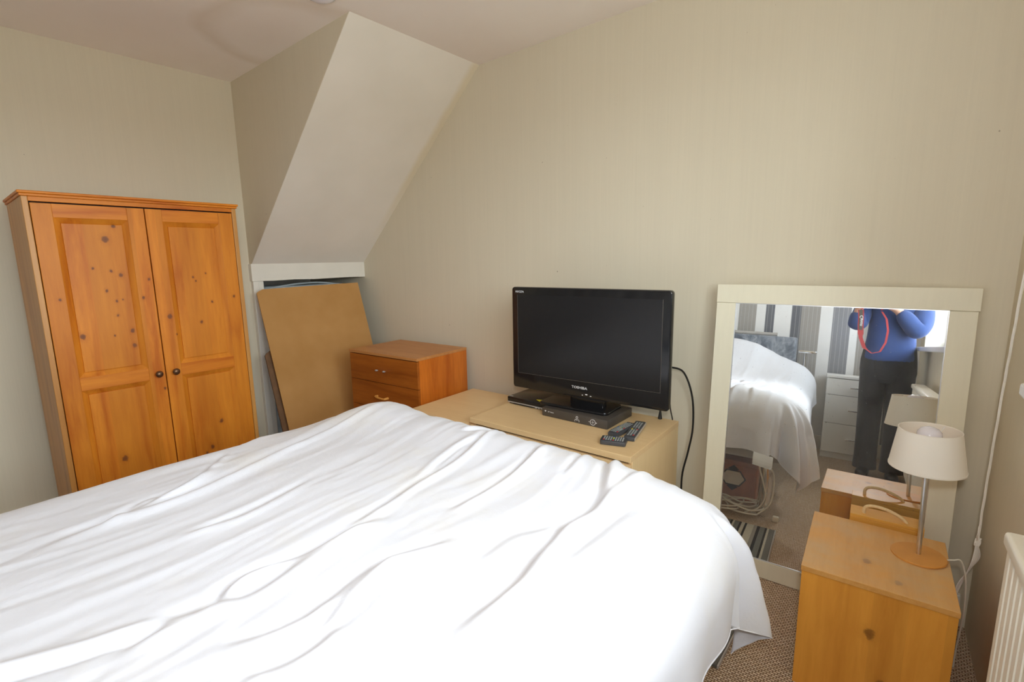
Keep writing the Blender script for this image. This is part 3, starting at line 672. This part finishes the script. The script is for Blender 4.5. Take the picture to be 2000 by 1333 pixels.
# local: -x into the room (thickness), y towards the far corner
Lr, Hr = 1.15, .585
b = bmesh.new(); n = int(Lr/.033)
prof = []
for k in range(n):
    y = -k*.033; prof += [(-.062, y), (-.062, y-.021), (-.056, y-.025), (-.056, y-.029)]
prof.append((-.062, -n*.033)); prof += [(-.048, -n*.033), (-.048, 0)]
lk('front_panel', prism(prof, 'z', 0, Hr-.03), M['radiator'], rd)
lk('top_grille', box(-.070, .0, -n*.033-.004, .004, Hr-.030, Hr, .008, seg=3), M['radiator'], rd, smooth=40)
lk('end_cover', box(-.060, -.006, -.001, .003, .0, Hr-.03, .001), M['radiator'], rd); lk('back_panel', box(-.014, -.004, -n*.033, 0, 0, Hr-.03), M['radiator'], rd)
lk('bracket', box(-.004, .034, -.2, -.16, .1, .5), M['radiator'], rd); lk('bracket', box(-.004, .034, -.95, -.91, .1, .5), M['radiator'], rd)
b = tube([(-.03, .0, .03), (-.03, .035, .03), (-.03, .035, -.149)], .0075, n=10); lk('pipe', b, M['radiator'], rd, smooth=True)
bc = thing('blind_cord', 'long white twisted blind cord hanging beside the window', 'cord', (0, 0, 0))
path = [Vector(p) for p in ((.185, 1.655, 1.75), (.186, 1.70, 1.45), (.187, 1.775, 1.175), (.188, 1.815, 1.02), (.1885, 1.847, .90), (.189, 1.88, .70), (.189, 1.897, .53), (.189, 1.895, .42), (.186, 1.895, .37))]
bc.location = path[-1]; pb = path[-1].copy()
def strand(ph, amp, f, pts, rad=.0016):
    dense = []
    m = len(pts)
    for i in range(m-1):
        p0, p1, p2, p3 = pts[max(i-1, 0)], pts[i], pts[i+1], pts[min(i+2, m-1)]
        for k in range(10):
            t = k/10; dense.append(.5*((2*p1)+(-p0+p2)*t+(2*p0-5*p1+4*p2-p3)*t*t+(-p0+3*p1-3*p2+p3)*t**3))
    dense.append(pts[-1]); out = []
    for i, p in enumerate(dense):
        a = ph+f*i/len(dense); out.append(p-pb+Vector((amp*.5*math.cos(a), amp*math.sin(a), 0)))
    return tube(out, rad, n=6)
for ph in (0, 2*PI/3, 4*PI/3): lk('strand', strand(ph, .0032, 26, path), M['cord'], bc, smooth=True)
kp = path[-2]-pb
b = bmesh.new()
for k in range(4):
    a = k*1.7; tube([kp+Vector((.006*math.cos(a+t*1.5), .007*math.sin(a+t*1.5), .012*math.sin(t*2+a))) for t in [j*.5 for j in range(10)]], .0017, bm=b, n=6)
tube([kp, kp+Vector((-.004, -.012, .02)), kp+Vector((-.004, -.022, .035)), kp+Vector((-.003, -.014, .055))], .0017, bm=b, n=6, smoothn=5)
lk('knot', b, M['cord'], bc, smooth=True)
for k in range(5):
    q = [Vector((0, 0, 0.05)), Vector((-.003+.004*k, -.012+.006*k, .0)), Vector((-.012+.002*k, -.004+.008*k, -.06)), Vector((-.026, .008+.004*k, -.12-.015*(k % 3))), Vector((-.034, .016, -.16-.02*k))]
    lk('loose_end', tube(q, .0016, n=6, smoothn=6), M['cord'], bc, smooth=True)
lk('pulley', box(-.004, .055, -.012, .012, 0, .04, .004), M['upvc'], bc).location = path[0]-pb

# ------------------------------------------------------------------ ceiling light
cl = thing('ceiling_light', 'round white ceiling light fitting at the top edge', 'ceiling light', (-1.905, 1.145, H))
lk('back_plate', lathe([(0, 0), (.075, 0), (.075, -.008), (0, -.008)], 40), M['upvc'], cl, smooth=30)
lk('dome', lathe([(.066, -.008), (.066, -.018), (.058, -.032), (.035, -.044), (0, -.05)], 40), M['bulb'], cl, smooth=70)

# ------------------------------------------------------------------ bed
bd = thing('bed', 'double bed with grey velvet headboard and chrome legs', 'bed', (-1.08, .16, 0))
def bp(n, bm, m, sm=False, par=None):
    o = lk(n, bm, m, par or bd, sm); return o
ox, oy = 1.08, -.16
def bx(x0, x1, y0, y1, z0, z1, bev=0, seg=2): return box(x0+ox, x1+ox, y0+oy, y1+oy, z0, z1, bev, seg=seg)
bp('base', bx(-1.80, -.37, -.86, 1.245, .30, .40, .012), M['bed_base'], 40)
bp('mattress', bx(-1.79, -.40, -.85, 1.215, .40, .595, .05, 4), M['mattress'], 40)
for x in (-.462, -1.70):
    for y in (1.205, -.80):
        bp('leg', lathe([(0, 0), (.028, 0), (.030, .004), (.030, .30), (0, .30)], 24, loc=(x+ox, y+oy, 0)), M['chrome'], 40)
hb = bp('headboard', bx(-1.86, -.455, -.985, -.90, .28, .985, .02, 3), M['velvet'], 40)
bp('headboard_rail', tube([(-1.86+ox, -.945+oy, 1.0), (-.62+ox, -.945+oy, 1.0)], .016, n=12), M['bed_base'], True)
b = tube([(-.385+ox, -.93+oy, .24), (-.385+ox, -.93+oy, .855)], .012, n=12); box(-.44+ox, -.30+ox, -.955+oy, -.905+oy, .852, .876, .005, bm=b)
bp('head_post', b, M['chrome'], 40)
tube_b = tube([(-.385+ox, -.93+oy, .36), (-.47+ox, -.93+oy, .36)], .012, n=10); bp('post_bracket', tube_b, M['chrome'], True)

# duvet: a sheet wrapped over rounded mattress edges, with traced creases
FOLDS = [
([(-1.131,1.28),(-1.068,1.012),(-1.045,0.828),(-1.016,0.686),(-1.001,0.56)],0.016,0.022),
([(-0.973,0.64),(-0.981,0.548),(-0.984,0.433),(-0.994,0.338),(-0.964,0.276),(-0.972,0.257)],0.022,0.024),
([(-1.681,1.164),(-1.628,0.9),(-1.564,0.68),(-1.469,0.41),(-1.459,0.198),(-1.443,0.056)],0.02,0.03),
([(-1.797,1.034),(-1.794,0.808),(-1.755,0.645)],0.014,0.02),
([(-1.7,0.575),(-1.542,0.42),(-1.5,0.323),(-1.478,0.212)],0.014,0.018),
([(-1.583,0.495),(-1.523,0.377),(-1.516,0.293),(-1.444,0.196)],0.01,0.018),
([(-1.299,0.651),(-1.252,0.467),(-1.248,0.393),(-1.261,0.3)],0.009,0.02),
([(-0.973,0.64),(-0.953,0.446),(-0.93,0.331),(-0.953,0.25),(-0.96,0.189),(-0.927,0.118)],0.016,0.03),
([(-0.761,0.696),(-0.824,0.548),(-0.8,0.416),(-0.794,0.33),(-0.837,0.223)],0.015,0.026),
([(-0.829,0.592),(-0.789,0.452),(-0.735,0.354)],0.01,0.02),
([(-0.728,0.398),(-0.716,0.334),(-0.721,0.278),(-0.742,0.233)],0.012,0.022),
([(-1.1,-0.12),(-1.05,-0.01),(-1.013,0.081),(-0.998,0.139),(-0.982,0.195),(-0.975,0.224)],0.016,0.022),
([(-1.075,0.85),(-1.12,0.95),(-1.14,1.06),(-1.13,1.16)],0.010,0.018),
([(-0.657,1.248),(-0.577,1.031),(-0.589,0.911),(-0.579,0.786),(-0.555,0.679),(-0.557,0.559),(-0.557,0.514)],0.02,0.026),
([(-0.893,1.226),(-0.87,1.117),(-0.862,0.995),(-0.864,0.881),(-0.869,0.778)],0.016,0.022),
([(-0.562,1.259),(-0.572,1.11),(-0.568,1.015)],0.01,0.02),
([(-0.488,1.055),(-0.504,0.918),(-0.515,0.77)],0.008,0.03),
([(-0.678,1.335),(-0.652,1.204),(-0.604,1.098)],0.014,0.022),
([(-0.771,1.3),(-0.74,1.184),(-0.727,1.086)],0.01,0.02),
([(-1.223,1.162),(-1.161,1.232),(-1.096,1.259)],0.01,0.02),
([(-0.595,0.937),(-0.621,0.865),(-0.662,0.793),(-0.662,0.67)],0.008,0.03),
([(-0.435,0.675),(-0.469,0.619),(-0.482,0.574)],0.006,0.03),
]
def smooth2(P, k=6):
    out = []; m = len(P)
    for i in range(m-1):
        p0, p1, p2, p3 = P[max(i-1, 0)], P[i], P[i+1], P[min(i+2, m-1)]
        for j in range(k):
            t = j/k; out.append(.5*((2*p1)+(-p0+p2)*t+(2*p0-5*p1+4*p2-p3)*t*t+(-p0+3*p1-3*p2+p3)*t**3))
    out.append(P[-1]); return out
def make_duvet():
    XL_, XR_, YT_, ZT, r, dmax = -1.87, -.2835, 1.3335, .640, .16, .372
    x0, x1, y1 = XL_+r, XR_-r, YT_-r; yh = -.78
    step = .0075
    gx = np.arange(x0-dmax, x1+dmax+1e-6, step); gy = np.arange(yh, y1+dmax+1e-6, step)
    PX, PY = np.meshgrid(gx, gy); nX, nY = len(gx), len(gy)
    QX = np.clip(PX, x0, x1); QY = np.minimum(PY, y1)
    DX, DY = PX-QX, PY-QY; D = np.hypot(DX, DY); Ds = np.where(D < 1e-9, 1, D)
    NXv, NYv = DX/Ds, DY/Ds
    cc = np.maximum(np.abs(NXv), np.abs(NYv)); D = D*np.where((DX > 0) & (DY > 0), 1+.07*np.minimum(1, 2.4*np.abs(NXv*NYv)), 1); lim = np.minimum(1/np.maximum(cc, .5), 1.45); D = np.where((DX > 0) & (DY > 0), D*lim*cc, D)
    arc = r*PI/2; th = np.minimum(D, arc)/r; hang = np.maximum(D-arc, 0)
    sn, cs = np.sin(th), np.cos(th)
    phi = np.degrees(np.arctan2(np.maximum(NYv, 0), np.abs(NXv)+1e-9))
    cornerR = (DX > 0) & (DY > 0) | ((DX > 0) | (DY > 0))
    G = lambda c, s: np.exp(-((phi-c)/s)**2)
    isc = ((DX > 0) & (DY > 0)).astype(float)
    flare = np.zeros_like(PX)
    hs = hang+np.maximum(D-arc*.55, 0)*.35
    h2 = np.maximum(D-arc*.35, 0); flare += isc*(.055*(1-np.exp(-hs/.11))*G(40, 20)+h2*(-.46*G(15, 6)+.13*G(30, 5)-.14*G(43, 5)+.10*G(56, 6)-.16*G(73, 6)))
    side = (DX > 0) & (DY <= 0); foot = (DY > 0) & (DX <= 0)
    flare += side*hs*(.05*np.sin(PY*9.0)+.04*np.sin(PY*23+1)-.04)
    flare += foot*hs*(.20*np.sin(PX*14.0+.6)+.14*np.sin(PX*29+2)+.03)
    flare += .04*hang
    flare = np.maximum(flare, -.075)
    # pull the sheet's outline in near the straight sides so that the corner hangs lowest
    X = QX+NXv*(r*sn+flare); Y = QY+NYv*(r*sn+flare); Z = ZT-r*(1-cs)-hang*.985
    # hump over the pillows and gentle puffiness
    hump = .20*np.exp(-((Y+.62)/.22)**2)*(1/(1+np.exp((X+.62)/.10)))+.10*np.exp(-((Y+.55)/.25)**2)*(X < -.2)
    puff = .012*np.sin(X*3.1+.5)*np.sin(Y*2.7+.3)
    puff += .05*np.exp(-(((X+1.66)/.16)**2+((Y-1.13)/.17)**2))                    # raised far corner
    puff += .030*np.exp(-((Y-1.19)/.14)**2)/(1+np.exp(-(X+1.5)/.05))/(1+np.exp((X+.48)/.05))-.02*np.exp(-(((X+.35)/.10)**2+((Y-.2)/.6)**2))
    Hh = puff
    for pts, a, w0 in FOLDS:
        a *= .62; w0 *= .72
        P = np.array(pts); P = np.array(smooth2(P)); best = np.full(X.shape, 1e9); sg = np.zeros(X.shape); tt = np.zeros(X.shape)
        L = np.hypot(*np.diff(P, axis=0).T); cum = np.concatenate([[0], np.cumsum(L)]); tot = cum[-1]
        m = (X > P[:, 0].min()-.15) & (X < P[:, 0].max()+.15) & (Y > P[:, 1].min()-.15) & (Y < P[:, 1].max()+.15)
        xs, ys = X[m], Y[m]; bb = np.full(xs.shape, 1e9); ss = np.zeros(xs.shape); t_ = np.zeros(xs.shape)
        for i in range(len(P)-1):
            e = P[i+1]-P[i]; l2 = e@e; t = ((xs-P[i, 0])*e[0]+(ys-P[i, 1])*e[1])/l2; tc = np.clip(t, 0, 1)
            ddx, ddy = xs-P[i, 0]-tc*e[0], ys-P[i, 1]-tc*e[1]; d = np.hypot(ddx, ddy); up_ = d < bb
            bb = np.where(up_, d, bb); ss = np.where(up_, np.sign(e[0]*ddy-e[1]*ddx)*d, ss); t_ = np.where(up_, (cum[i]+tc*L[i])/tot, t_)
        taper = np.clip(np.minimum(t_, 1-t_)*6+.12, 0, 1)*np.exp(-np.maximum(bb-.12, 0)*30)
        # endpoints: fade beyond the ends
        Hh[m] += taper*a*(np.exp(-((ss-.3*w0)/w0)**2)-.95*np.exp(-((ss+1.15*w0)/(.75*w0))**2))
    # fine cloth creases running mostly along the bed
    nz = np.zeros(X.size); xf, yf, zf = X.ravel(), Y.ravel(), Z.ravel()
    for i in range(X.size):
        x_, y_, z_ = xf[i], yf[i], zf[i]
        u = x_+.12*noise.noise((x_*1.5, y_*1.5, 3.1))+.18*y_*.25
        a1 = noise.noise((u*9, y_*1.5, z_*3)); a2 = noise.noise((u*24+5, y_*3, z_*5+2)); a3 = noise.noise((x_*30, y_*22, z_*20))
        nz[i] = .0040*(1-abs(a1)*2.2)+.0020*(1-abs(a2)*2.0)+.0008*a3
    Hh = Hh+isc*np.minimum(h2/.16, 1)*.020*(G(25, 4)-G(33, 4)+.9*G(41, 4)-.9*G(50, 4)+.8*G(59, 5)-.8*G(69, 5))
    Hh = Hh+nz.reshape(X.shape)*np.where(side, .5, 1.0)
    X = X+NXv*sn*Hh; Y = Y+NYv*sn*Hh; Z = Z+np.where(D < 1e-9, 1, cs)*Hh+hump
    # uneven hem
    verts = np.stack([X.ravel(), Y.ravel(), Z.ravel()], 1)
    idx = np.arange(nX*nY).reshape(nY, nX)
    f = np.stack([idx[:-1, :-1], idx[:-1, 1:], idx[1:, 1:], idx[1:, :-1]], -1).reshape(-1, 4)
    me = bpy.data.meshes.new('duvet'); me.from_pydata(verts.tolist(), [], f.tolist()); me.update()
    return me, (X, Y, Z, x0, x1, y1, gx, gy)
dme, DV = make_duvet()
dv_o = lk('duvet', dme, M['duvet'], None, 180)
tag(dv_o, 'rumpled white duvet covering the double bed', 'duvet')
# care label stitched to the foot hem and the piped hem edge
Xg, Yg, Zg = DV[0], DV[1], DV[2]
j = int(np.argmin(abs(DV[6]+.468))); hp = Vector((Xg[-1, j], Yg[-1, j], Zg[-1, j]))
b = bmesh.new(); rows = []
for k in range(5):
    t = k/4; rows.append([b.verts.new(hp+Vector((-.045+.09*s, .006+.016*math.sin(t*2)+.004*s, .012-.062*t-.012*s))) for s in (0, .5, 1)])
for a, c in zip(rows, rows[1:]):
    for k in range(2): b.faces.new((a[k], a[k+1], c[k+1], c[k]))
lab = lk('care_label', b, plain('satin_label', srgb(226, 228, 228), .5, var=.01), dv_o); lab.modifiers.new('Solid', 'SOLIDIFY').thickness = .0008
hem = [Vector((Xg[-1, i], Yg[-1, i], Zg[-1, i])) for i in range(0, Xg.shape[1], 3)]
hem2 = [Vector((Xg[i, -1], Yg[i, -1], Zg[i, -1])) for i in range(0, Xg.shape[0], 3)]
lk('hem', tube(hem, .0018, n=6), M['duvet'], dv_o, smooth=True); lk('hem', tube(hem2, .0018, n=6), M['duvet'], dv_o, smooth=True)

# ------------------------------------------------------------------ on and under the floor level: rug, box, cables
rg = thing('striped_rug', 'small striped rug on the carpet at the foot of the bed', 'rug', (-.565, 1.655, 0))
lk('pile', box(-.18, .18, -.235, .235, .0, .011, .004), M['rug'], rg)
lk('binding', box(-.184, -.178, -.235, .235, .0, .012, .002), M['bed_base'], rg); lk('binding', box(.178, .184, -.235, .235, 0, .012, .002), M['bed_base'], rg)
bxo = thing('storage_box', 'terracotta storage box with cream hexagons under the bed', 'box', (-.715, .98, 0), 0)
lk('body', box(-.2, .2, -.07, .07, 0, .205, .004), M['terracotta'], bxo); lk('lid', box(-.204, .204, -.074, .074, .205, .23, .004), M['terracotta'], bxo)
for cx in (-.09, .075):
    hx = [(cx+a*.062, .128+c*.038) for a, c in ((-1, 0), (-.55, 1), (.55, 1), (1, 0), (.55, -1), (-.55, -1))]
    lk('hexagon', prism(hx, 'y', .0702, .0716), M['cream_print'], bxo)
    hx = [(cx+a*.07, .128+c*.046) for a, c in ((-1, 0), (-.55, 1), (.55, 1), (1, 0), (.55, -1), (-.55, -1))]
    lk('hexagon_border', prism(hx, 'y', .0700, .0708), M['dark_print'], bxo)
    for s in (-1, 1): lk('diamond', prism([(cx-.03, .128+s*.052), (cx, .128+s*.075), (cx+.03, .128+s*.052), (cx, .128+s*.030)], 'y', .0698, .0704), M['dark_print'], bxo)
ec = thing('extension_lead', 'tangled white cable coiled on the carpet around the bed leg', 'cable', (-.58, 1.22, 0))
pts = []
for k in range(46):
    a = k*.62; rr = .085+.045*math.sin(k*1.1); pts.append((-.04+rr*1.25*math.cos(a)+.03*math.sin(k*.37), -.02+rr*math.sin(a)+.02*math.cos(k*.5), .008+.018*abs(math.sin(k*.9))+.0006*k))
lk('coil', tube(pts, .0045, n=8, smoothn=4), M['cable_white'], ec, smooth=True)
q = [(.04, .06, .02), (.10, .04, .05), (.128, .038, .12), (.11, .04, .20), (.09, .038, .27), (.12, .045, .285), (.155, .035, .25), (.162, .02, .16), (.15, .035, .08), (.10, .05, .02)]
lk('hanging_loop', tube(q, .0042, n=8, smoothn=6), M['cable_white'], ec, smooth=True)
lk('plug', box(.17, .20, .03, .055, .0, .03, .006), M['cable_white'], ec)

# ------------------------------------------------------------------ white chest by the bed head
wc = thing('white_chest', 'white three-drawer chest against the striped wallpaper', 'chest of drawers', (-.012, -.735, 0))
x0, x1, d_, h_ = -.195, .175, .30, .693
lk('top', box(x0-.004, x1+.004, -d_, .004, h_-.022, h_, .003), M['chest_white'], wc)
for xa in (x0, x1-.016): lk('side_panel', box(xa, xa+.016, -d_, -.018, 0, h_-.022), M['chest_white'], wc)
lk('back_panel', box(x0+.016, x1-.016, -d_, -d_+.006, .05, h_-.022), M['chest_white'], wc); lk('gap_shade_block', box(x0+.016, x1-.016, -d_+.008, -.02, .05, h_-.026), M['gap_shade'], wc)
lk('plinth', box(x0+.002, x1-.002, -.035, -.02, 0, .048), M['chest_white'], wc)
for q0, q1 in ((.532, .667), (.295, .528), (.052, .291)):
    d = lk('drawer', box(x0+.001, x1-.001, -.017, 0, q0, q1, .0015), M['chest_white'], wc)
    zc = (q0+q1)/2
    b = tube([(-.03, .022, zc), (.06, .022, zc)], .005, n=10)
    for xx in (-.015, .045): tube([(xx, 0, zc), (xx, .022, zc)], .004, bm=b, n=8)
    lk('handle', b, M['chrome'], d, smooth=True)

# ------------------------------------------------------------------ photographer and camera (seen in the mirror)
PC = Vector((.150, -.315, 0))
ps = None
def P_(x, y, z): return (x, y, z)
# continuous body: pelvis, spine, neck, head, arms with fingers, legs
V = []; E = []; Rr = []
def av(p, r, par=None):
    V.append(p); Rr.append(r); i = len(V)-1
    if par is not None: E.append((par, i))
    return i
pel = av((0, 0, .86), (.11, .09)); sp1 = av((0, .005, 1.0), (.12, .09), pel); sp2 = av((0, .0, 1.16), (.13, .095), sp1); sp3 = av((0, -.01, 1.29), (.12, .085), sp2)
nk = av((0, -.005, 1.375), .05, sp3); hd0 = av((0, .015, 1.43), .062, nk); hd1 = av((0, .02, 1.50), (.075, .09), hd0); hd2 = av((0, .01, 1.575), (.068, .082), hd1)
HL, HR = Vector((-.205, .215, 1.262)), Vector((-.040, .230, 1.245))      # hands on the camera body
def arm(sh, el, wr_, hand_dir, thumb_dir):
    a = av(sh, .058, sp3); m = av(tuple((Vector(sh)+Vector(el))/2), .048, a); e = av(el, .042, m); m2 = av(tuple((Vector(el)*.5+Vector(wr_)*.5)), .036, e); w0 = av(wr_, .026, m2)
    hd = Vector(hand_dir).normalized(); td = Vector(thumb_dir).normalized(); pn = av(tuple(Vector(wr_)+hd*.05), (.036, .016), w0)
    sd = td - hd*td.dot(hd); sd.normalize(); nr = hd.cross(sd)
    for k, (l, off) in enumerate(((.068, .026), (.076, .009), (.070, -.009), (.056, -.026))):
        b0 = Vector(wr_)+hd*.082+sd*off; f0 = av(tuple(b0), .0095, pn)
        b1 = b0+(hd*.8+nr*.45).normalized()*l*.5; f1 = av(tuple(b1), .0088, f0); b2 = b1+(hd*.35+nr*.9).normalized()*l*.5; av(tuple(b2), .0075, f1)
    t0 = Vector(wr_)+hd*.03+sd*.032; i0 = av(tuple(t0), .011, pn); t1 = t0+(sd*.7+hd*.6+nr*.3).normalized()*.035; i1 = av(tuple(t1), .010, i0); av(tuple(t1+(hd*.8+nr*.5).normalized()*.028), .0085, i1)
arm((-.150, -.01, 1.285), (-.200, .12, 1.085), (-.20, .155, 1.225), (.5, .25, .5), (.2, -.2, 1))
arm((.150, -.01, 1.285), (.140, .165, 1.055), (.02, .165, 1.225), (-.7, .25, .35), (-.1, -.2, 1))
def leg(s):
    h = av((s*.075, 0, .80), .075, pel); k = av((s*.08, .01, .46), .055, h); c = av((s*.08, -.01, .30), .05, k); a = av((s*.08, -.02, .085), .036, c); f = av((s*.083, .06, .04), (.036, .028), a); av((s*.088, .15, .028), (.032, .02), f)
leg(-1); leg(1)
me_b = skinned('person', V, E, Rr, M['skin'], None, 2, 0)
me_b.location = PC; me_b.rotation_euler = (0, 0, math.radians(6))
tag(me_b, 'person in a blue knitted top and black trousers, reflected in the mirror photographing the room', 'person'); ps = me_b
# face
hc = Vector((0, .02, 1.51))
lk('nose', skinned('n', [(0, .105, 1.525), (0, .120, 1.498), (0, .108, 1.49)], [(0, 1), (1, 2)], [.009, .013, .010], M['skin'], None, 1).data, M['skin'], ps, smooth=True)
for o_ in [o_ for o_ in C.objects if o_.name == 'n' or o_.name.startswith('n.')]: bpy.data.objects.remove(o_)
for s in (-1, 1):
    lk('eye', lathe([(0, -.010), (.007, -.007), (.010, 0), (.007, .007), (0, .010)], 14, loc=(s*.031, .098, 1.53)), M['white_print'], ps, smooth=True)
    lk('iris', lathe([(0, -.004), (.004, -.002), (.0045, 0), (0, .003)], 12, loc=(s*.031, .1075, 1.53), mat=Matrix.Rotation(-PI/2, 4, 'X')), M['hair'], ps, smooth=True)
    lk('ear', lathe([(0, -.028), (.012, -.02), (.017, 0), (.012, .02), (0, .028)], 12, loc=(s*.082, .01, 1.515), mat=Matrix.Scale(.45, 4, (1, 0, 0))), M['skin'], ps, smooth=True)
lk('mouth', tube([(-.022, .098, 1.462), (0, .106, 1.464), (.022, .098, 1.462)], .0055, n=8, smoothn=4), plain('lips', srgb(170, 98, 92), .45), ps, smooth=True)
hb_ = bmesh.new(); bmesh.ops.create_uvsphere(hb_, u_segments=28, v_segments=18, radius=1.0)
for v in hb_.verts:
    x, y, z = v.co; lo = max(0, -z)
    v.co = (x*.088*(1-.25*lo), -.005+y*.104-.02*lo, 1.522+z*.104-(.07*lo if y < .2 else 0))
bmesh.ops.delete(hb_, geom=[v for v in hb_.verts if v.co.y > .035 and v.co.z < 1.572], context='VERTS')
lk('hair', hb_, M['hair'], ps, smooth=True)
# knitted top
cv = [(0, 0, .80), (0, 0, .90), (0, .005, 1.08), (0, .0, 1.20), (0, -.01, 1.305), (0, -.006, 1.36)]
cr_ = [(.19, .165), (.168, .15), (.150, .13), (.155, .13), (.115, .10), (.062, .06)]
ce = [(0, 1), (1, 2), (2, 3), (3, 4), (4, 5)]
def sleeve(pts, rr, root):
    i0 = root
    for p, r in zip(pts, rr): cv.append(p); cr_.append(r); ce.append((i0, len(cv)-1)); i0 = len(cv)-1
sleeve([(-.155, -.005, 1.28), (-.185, .055, 1.19), (-.203, .122, 1.085), (-.203, .14, 1.15), (-.202, .152, 1.205)], [.078, .068, .066, .056, .044], 4)
sleeve([(.165, -.005, 1.28), (.168, .08, 1.17), (.142, .168, 1.06), (.09, .170, 1.14), (.032, .166, 1.215)], [.078, .070, .070, .060, .045], 4)
skinned('knitted_top', cv, ce, cr_, M['coat'], ps, 3, 0)
# trousers (lofted waist and two legs) and shoes
def loft(secs, bm=None, n=28):
    b = bm or bmesh.new(); rg_ = []
    for cx, cy, cz, a, c, tw in secs:
        rg_.append([b.verts.new((cx+a*math.cos(2*PI*k/n)*(1+tw*math.sin(6*PI*k/n+cz*20)), cy+c*math.sin(2*PI*k/n)*(1+tw*math.cos(8*PI*k/n+cz*25)), cz)) for k in range(n)])
    for p, q in zip(rg_, rg_[1:]):
        for k in range(n): b.faces.new((p[k], p[(k+1) % n], q[(k+1) % n], q[k]))
    b.faces.new(rg_[0][::-1]); b.faces.new(rg_[-1]); return b
b = loft([(0, 0, .70, .155, .11, 0), (0, 0, .78, .168, .135, .01), (0, 0, .86, .165, .14, .01), (0, 0, .94, .155, .135, 0), (0, 0, 1.0, .145, .125, 0)])
for s in (-1, 1):
    loft([(s*.080, -.005, .055, .074, .090, .02), (s*.080, -.008, .14, .070, .085, .02), (s*.080, 0, .30, .070, .083, .015), (s*.080, .008, .48, .074, .09, .01), (s*.080, .004, .62, .080, .10, .01), (s*.078, 0, .76, .086, .12, 0), (s*.072, 0, .86, .085, .12, 0)], bm=b)
lk('trousers', b, M['trousers'], ps, smooth=60)
for s in (-1, 1):
    skinned('shoe', [(s*.083, -.05, .035), (s*.083, .05, .04), (s*.088, .14, .034), (s*.090, .185, .03)], [(0, 1), (1, 2), (2, 3)], [(.036, .034), (.043, .040), (.044, .034), (.032, .026)], M['shoe'], ps, 2)
# camera body held in front: lies just behind the taking position
ca = thing('photo_camera', 'black camera with red neck strap held by the person', 'camera', (0, 0, CAMZ))
back = -fwd
RC = Matrix((r2, u2, -fwd)).transposed().to_4x4(); ca.matrix_world = Matrix.Translation((0, 0, CAMZ)) @ RC   # local: +z backwards, y up, x right
b = box(-.072, .072, -.052, .040, .105, .165, .008); lk('body', b, M['black_matt'], ca, smooth=40)
b = box(-.03, .03, .038, .068, .11, .155, .008); lk('viewfinder_hump', b, M['black_matt'], ca, smooth=40)
b = box(.045, .075, -.05, .03, .075, .11, .010); lk('grip', b, M['black_matt'], ca, smooth=40)
lk('lens', lathe([(.034, .020), (.041, .022), (.041, .05), (.036, .055), (.036, .105), (.030, .106)], 32, cap=False), M['black_matt'], ca, smooth=40)
lk('front_glass', lathe([(0, .032), (.02, .033), (.034, .038)], 32, cap=False), M['lens_glass'], ca, smooth=True)
b = box(-.034, .034, .066, .135, .112, .158, .006); box(-.036, .036, .135, .185, .104, .172, .008, bm=b)
lk('added_flash_unit', b, M['black_matt'], ca, smooth=40)  # unseen flash body added to go with the fill lamp
lk('added_flash_window', box(-.031, .031, .141, .180, .101, .105, .001), M['upvc'], ca)
RCi = RC.inverted()
def cl_(p): return RCi @ (Vector(p)-Vector((0, 0, CAMZ)))
lug = cl_((0, 0, 0))
wp_ = [(-.058, -.055, 1.205), (-.053, -.045, 1.15), (-.051, -.045, 1.09), (-.044, -.045, 1.01), (-.018, -.04, .94), (.028, -.035, .905), (.072, -.045, .92), (.100, -.065, .985), (.108, -.08, 1.07), (.095, -.10, 1.15), (.06, -.105, 1.21)]
pts = []
for i in range(len(wp_)-1):
    for k in range(6): pts.append(Vector(wp_[i]).lerp(Vector(wp_[i+1]), k/6))
b = bmesh.new(); rows = []
for i, p in enumerate(pts):
    wdt = .017 if i < 17 else (.012 if i < 26 else .006)
    rows.append([b.verts.new(cl_(p+Vector((s*wdt, 0, 0)))) for s in (-1, 1)])
for a, c in zip(rows, rows[1:]): b.faces.new((a[0], a[1], c[1], c[0]))
st = lk('strap', b, M['strap'], ca); st.modifiers.new('Solid', 'SOLIDIFY').thickness = .002
Mx = Matrix.Translation((-.042, -.0395, 1.165)) @ Matrix.Rotation(PI, 4, 'Z') @ FRONT @ Matrix.Rotation(-PI/2, 4, 'Z')
b = bmesh.new(); rows = [[b.verts.new(cl_(p+Vector((s*.010, .0016, 0)))) for s in (-1, 1)] for p in pts[:15]]
for a, c in zip(rows, rows[1:]): b.faces.new((a[0], a[1], c[1], c[0]))
lk('strap_centre', b, M['grey_box'], st)
text_mesh('strap_lettering', 'Canon', .028, M['white_print'], st, RCi @ Matrix.Translation((0, 0, -CAMZ)) @ Mx, align='LEFT')
for s in (-1, 1): lk('strap_lug', tube([cl_(wp_[0] if s < 0 else wp_[-1]), Vector((s*.074, .01, .13))], .004, n=6), M['strap'], ca)
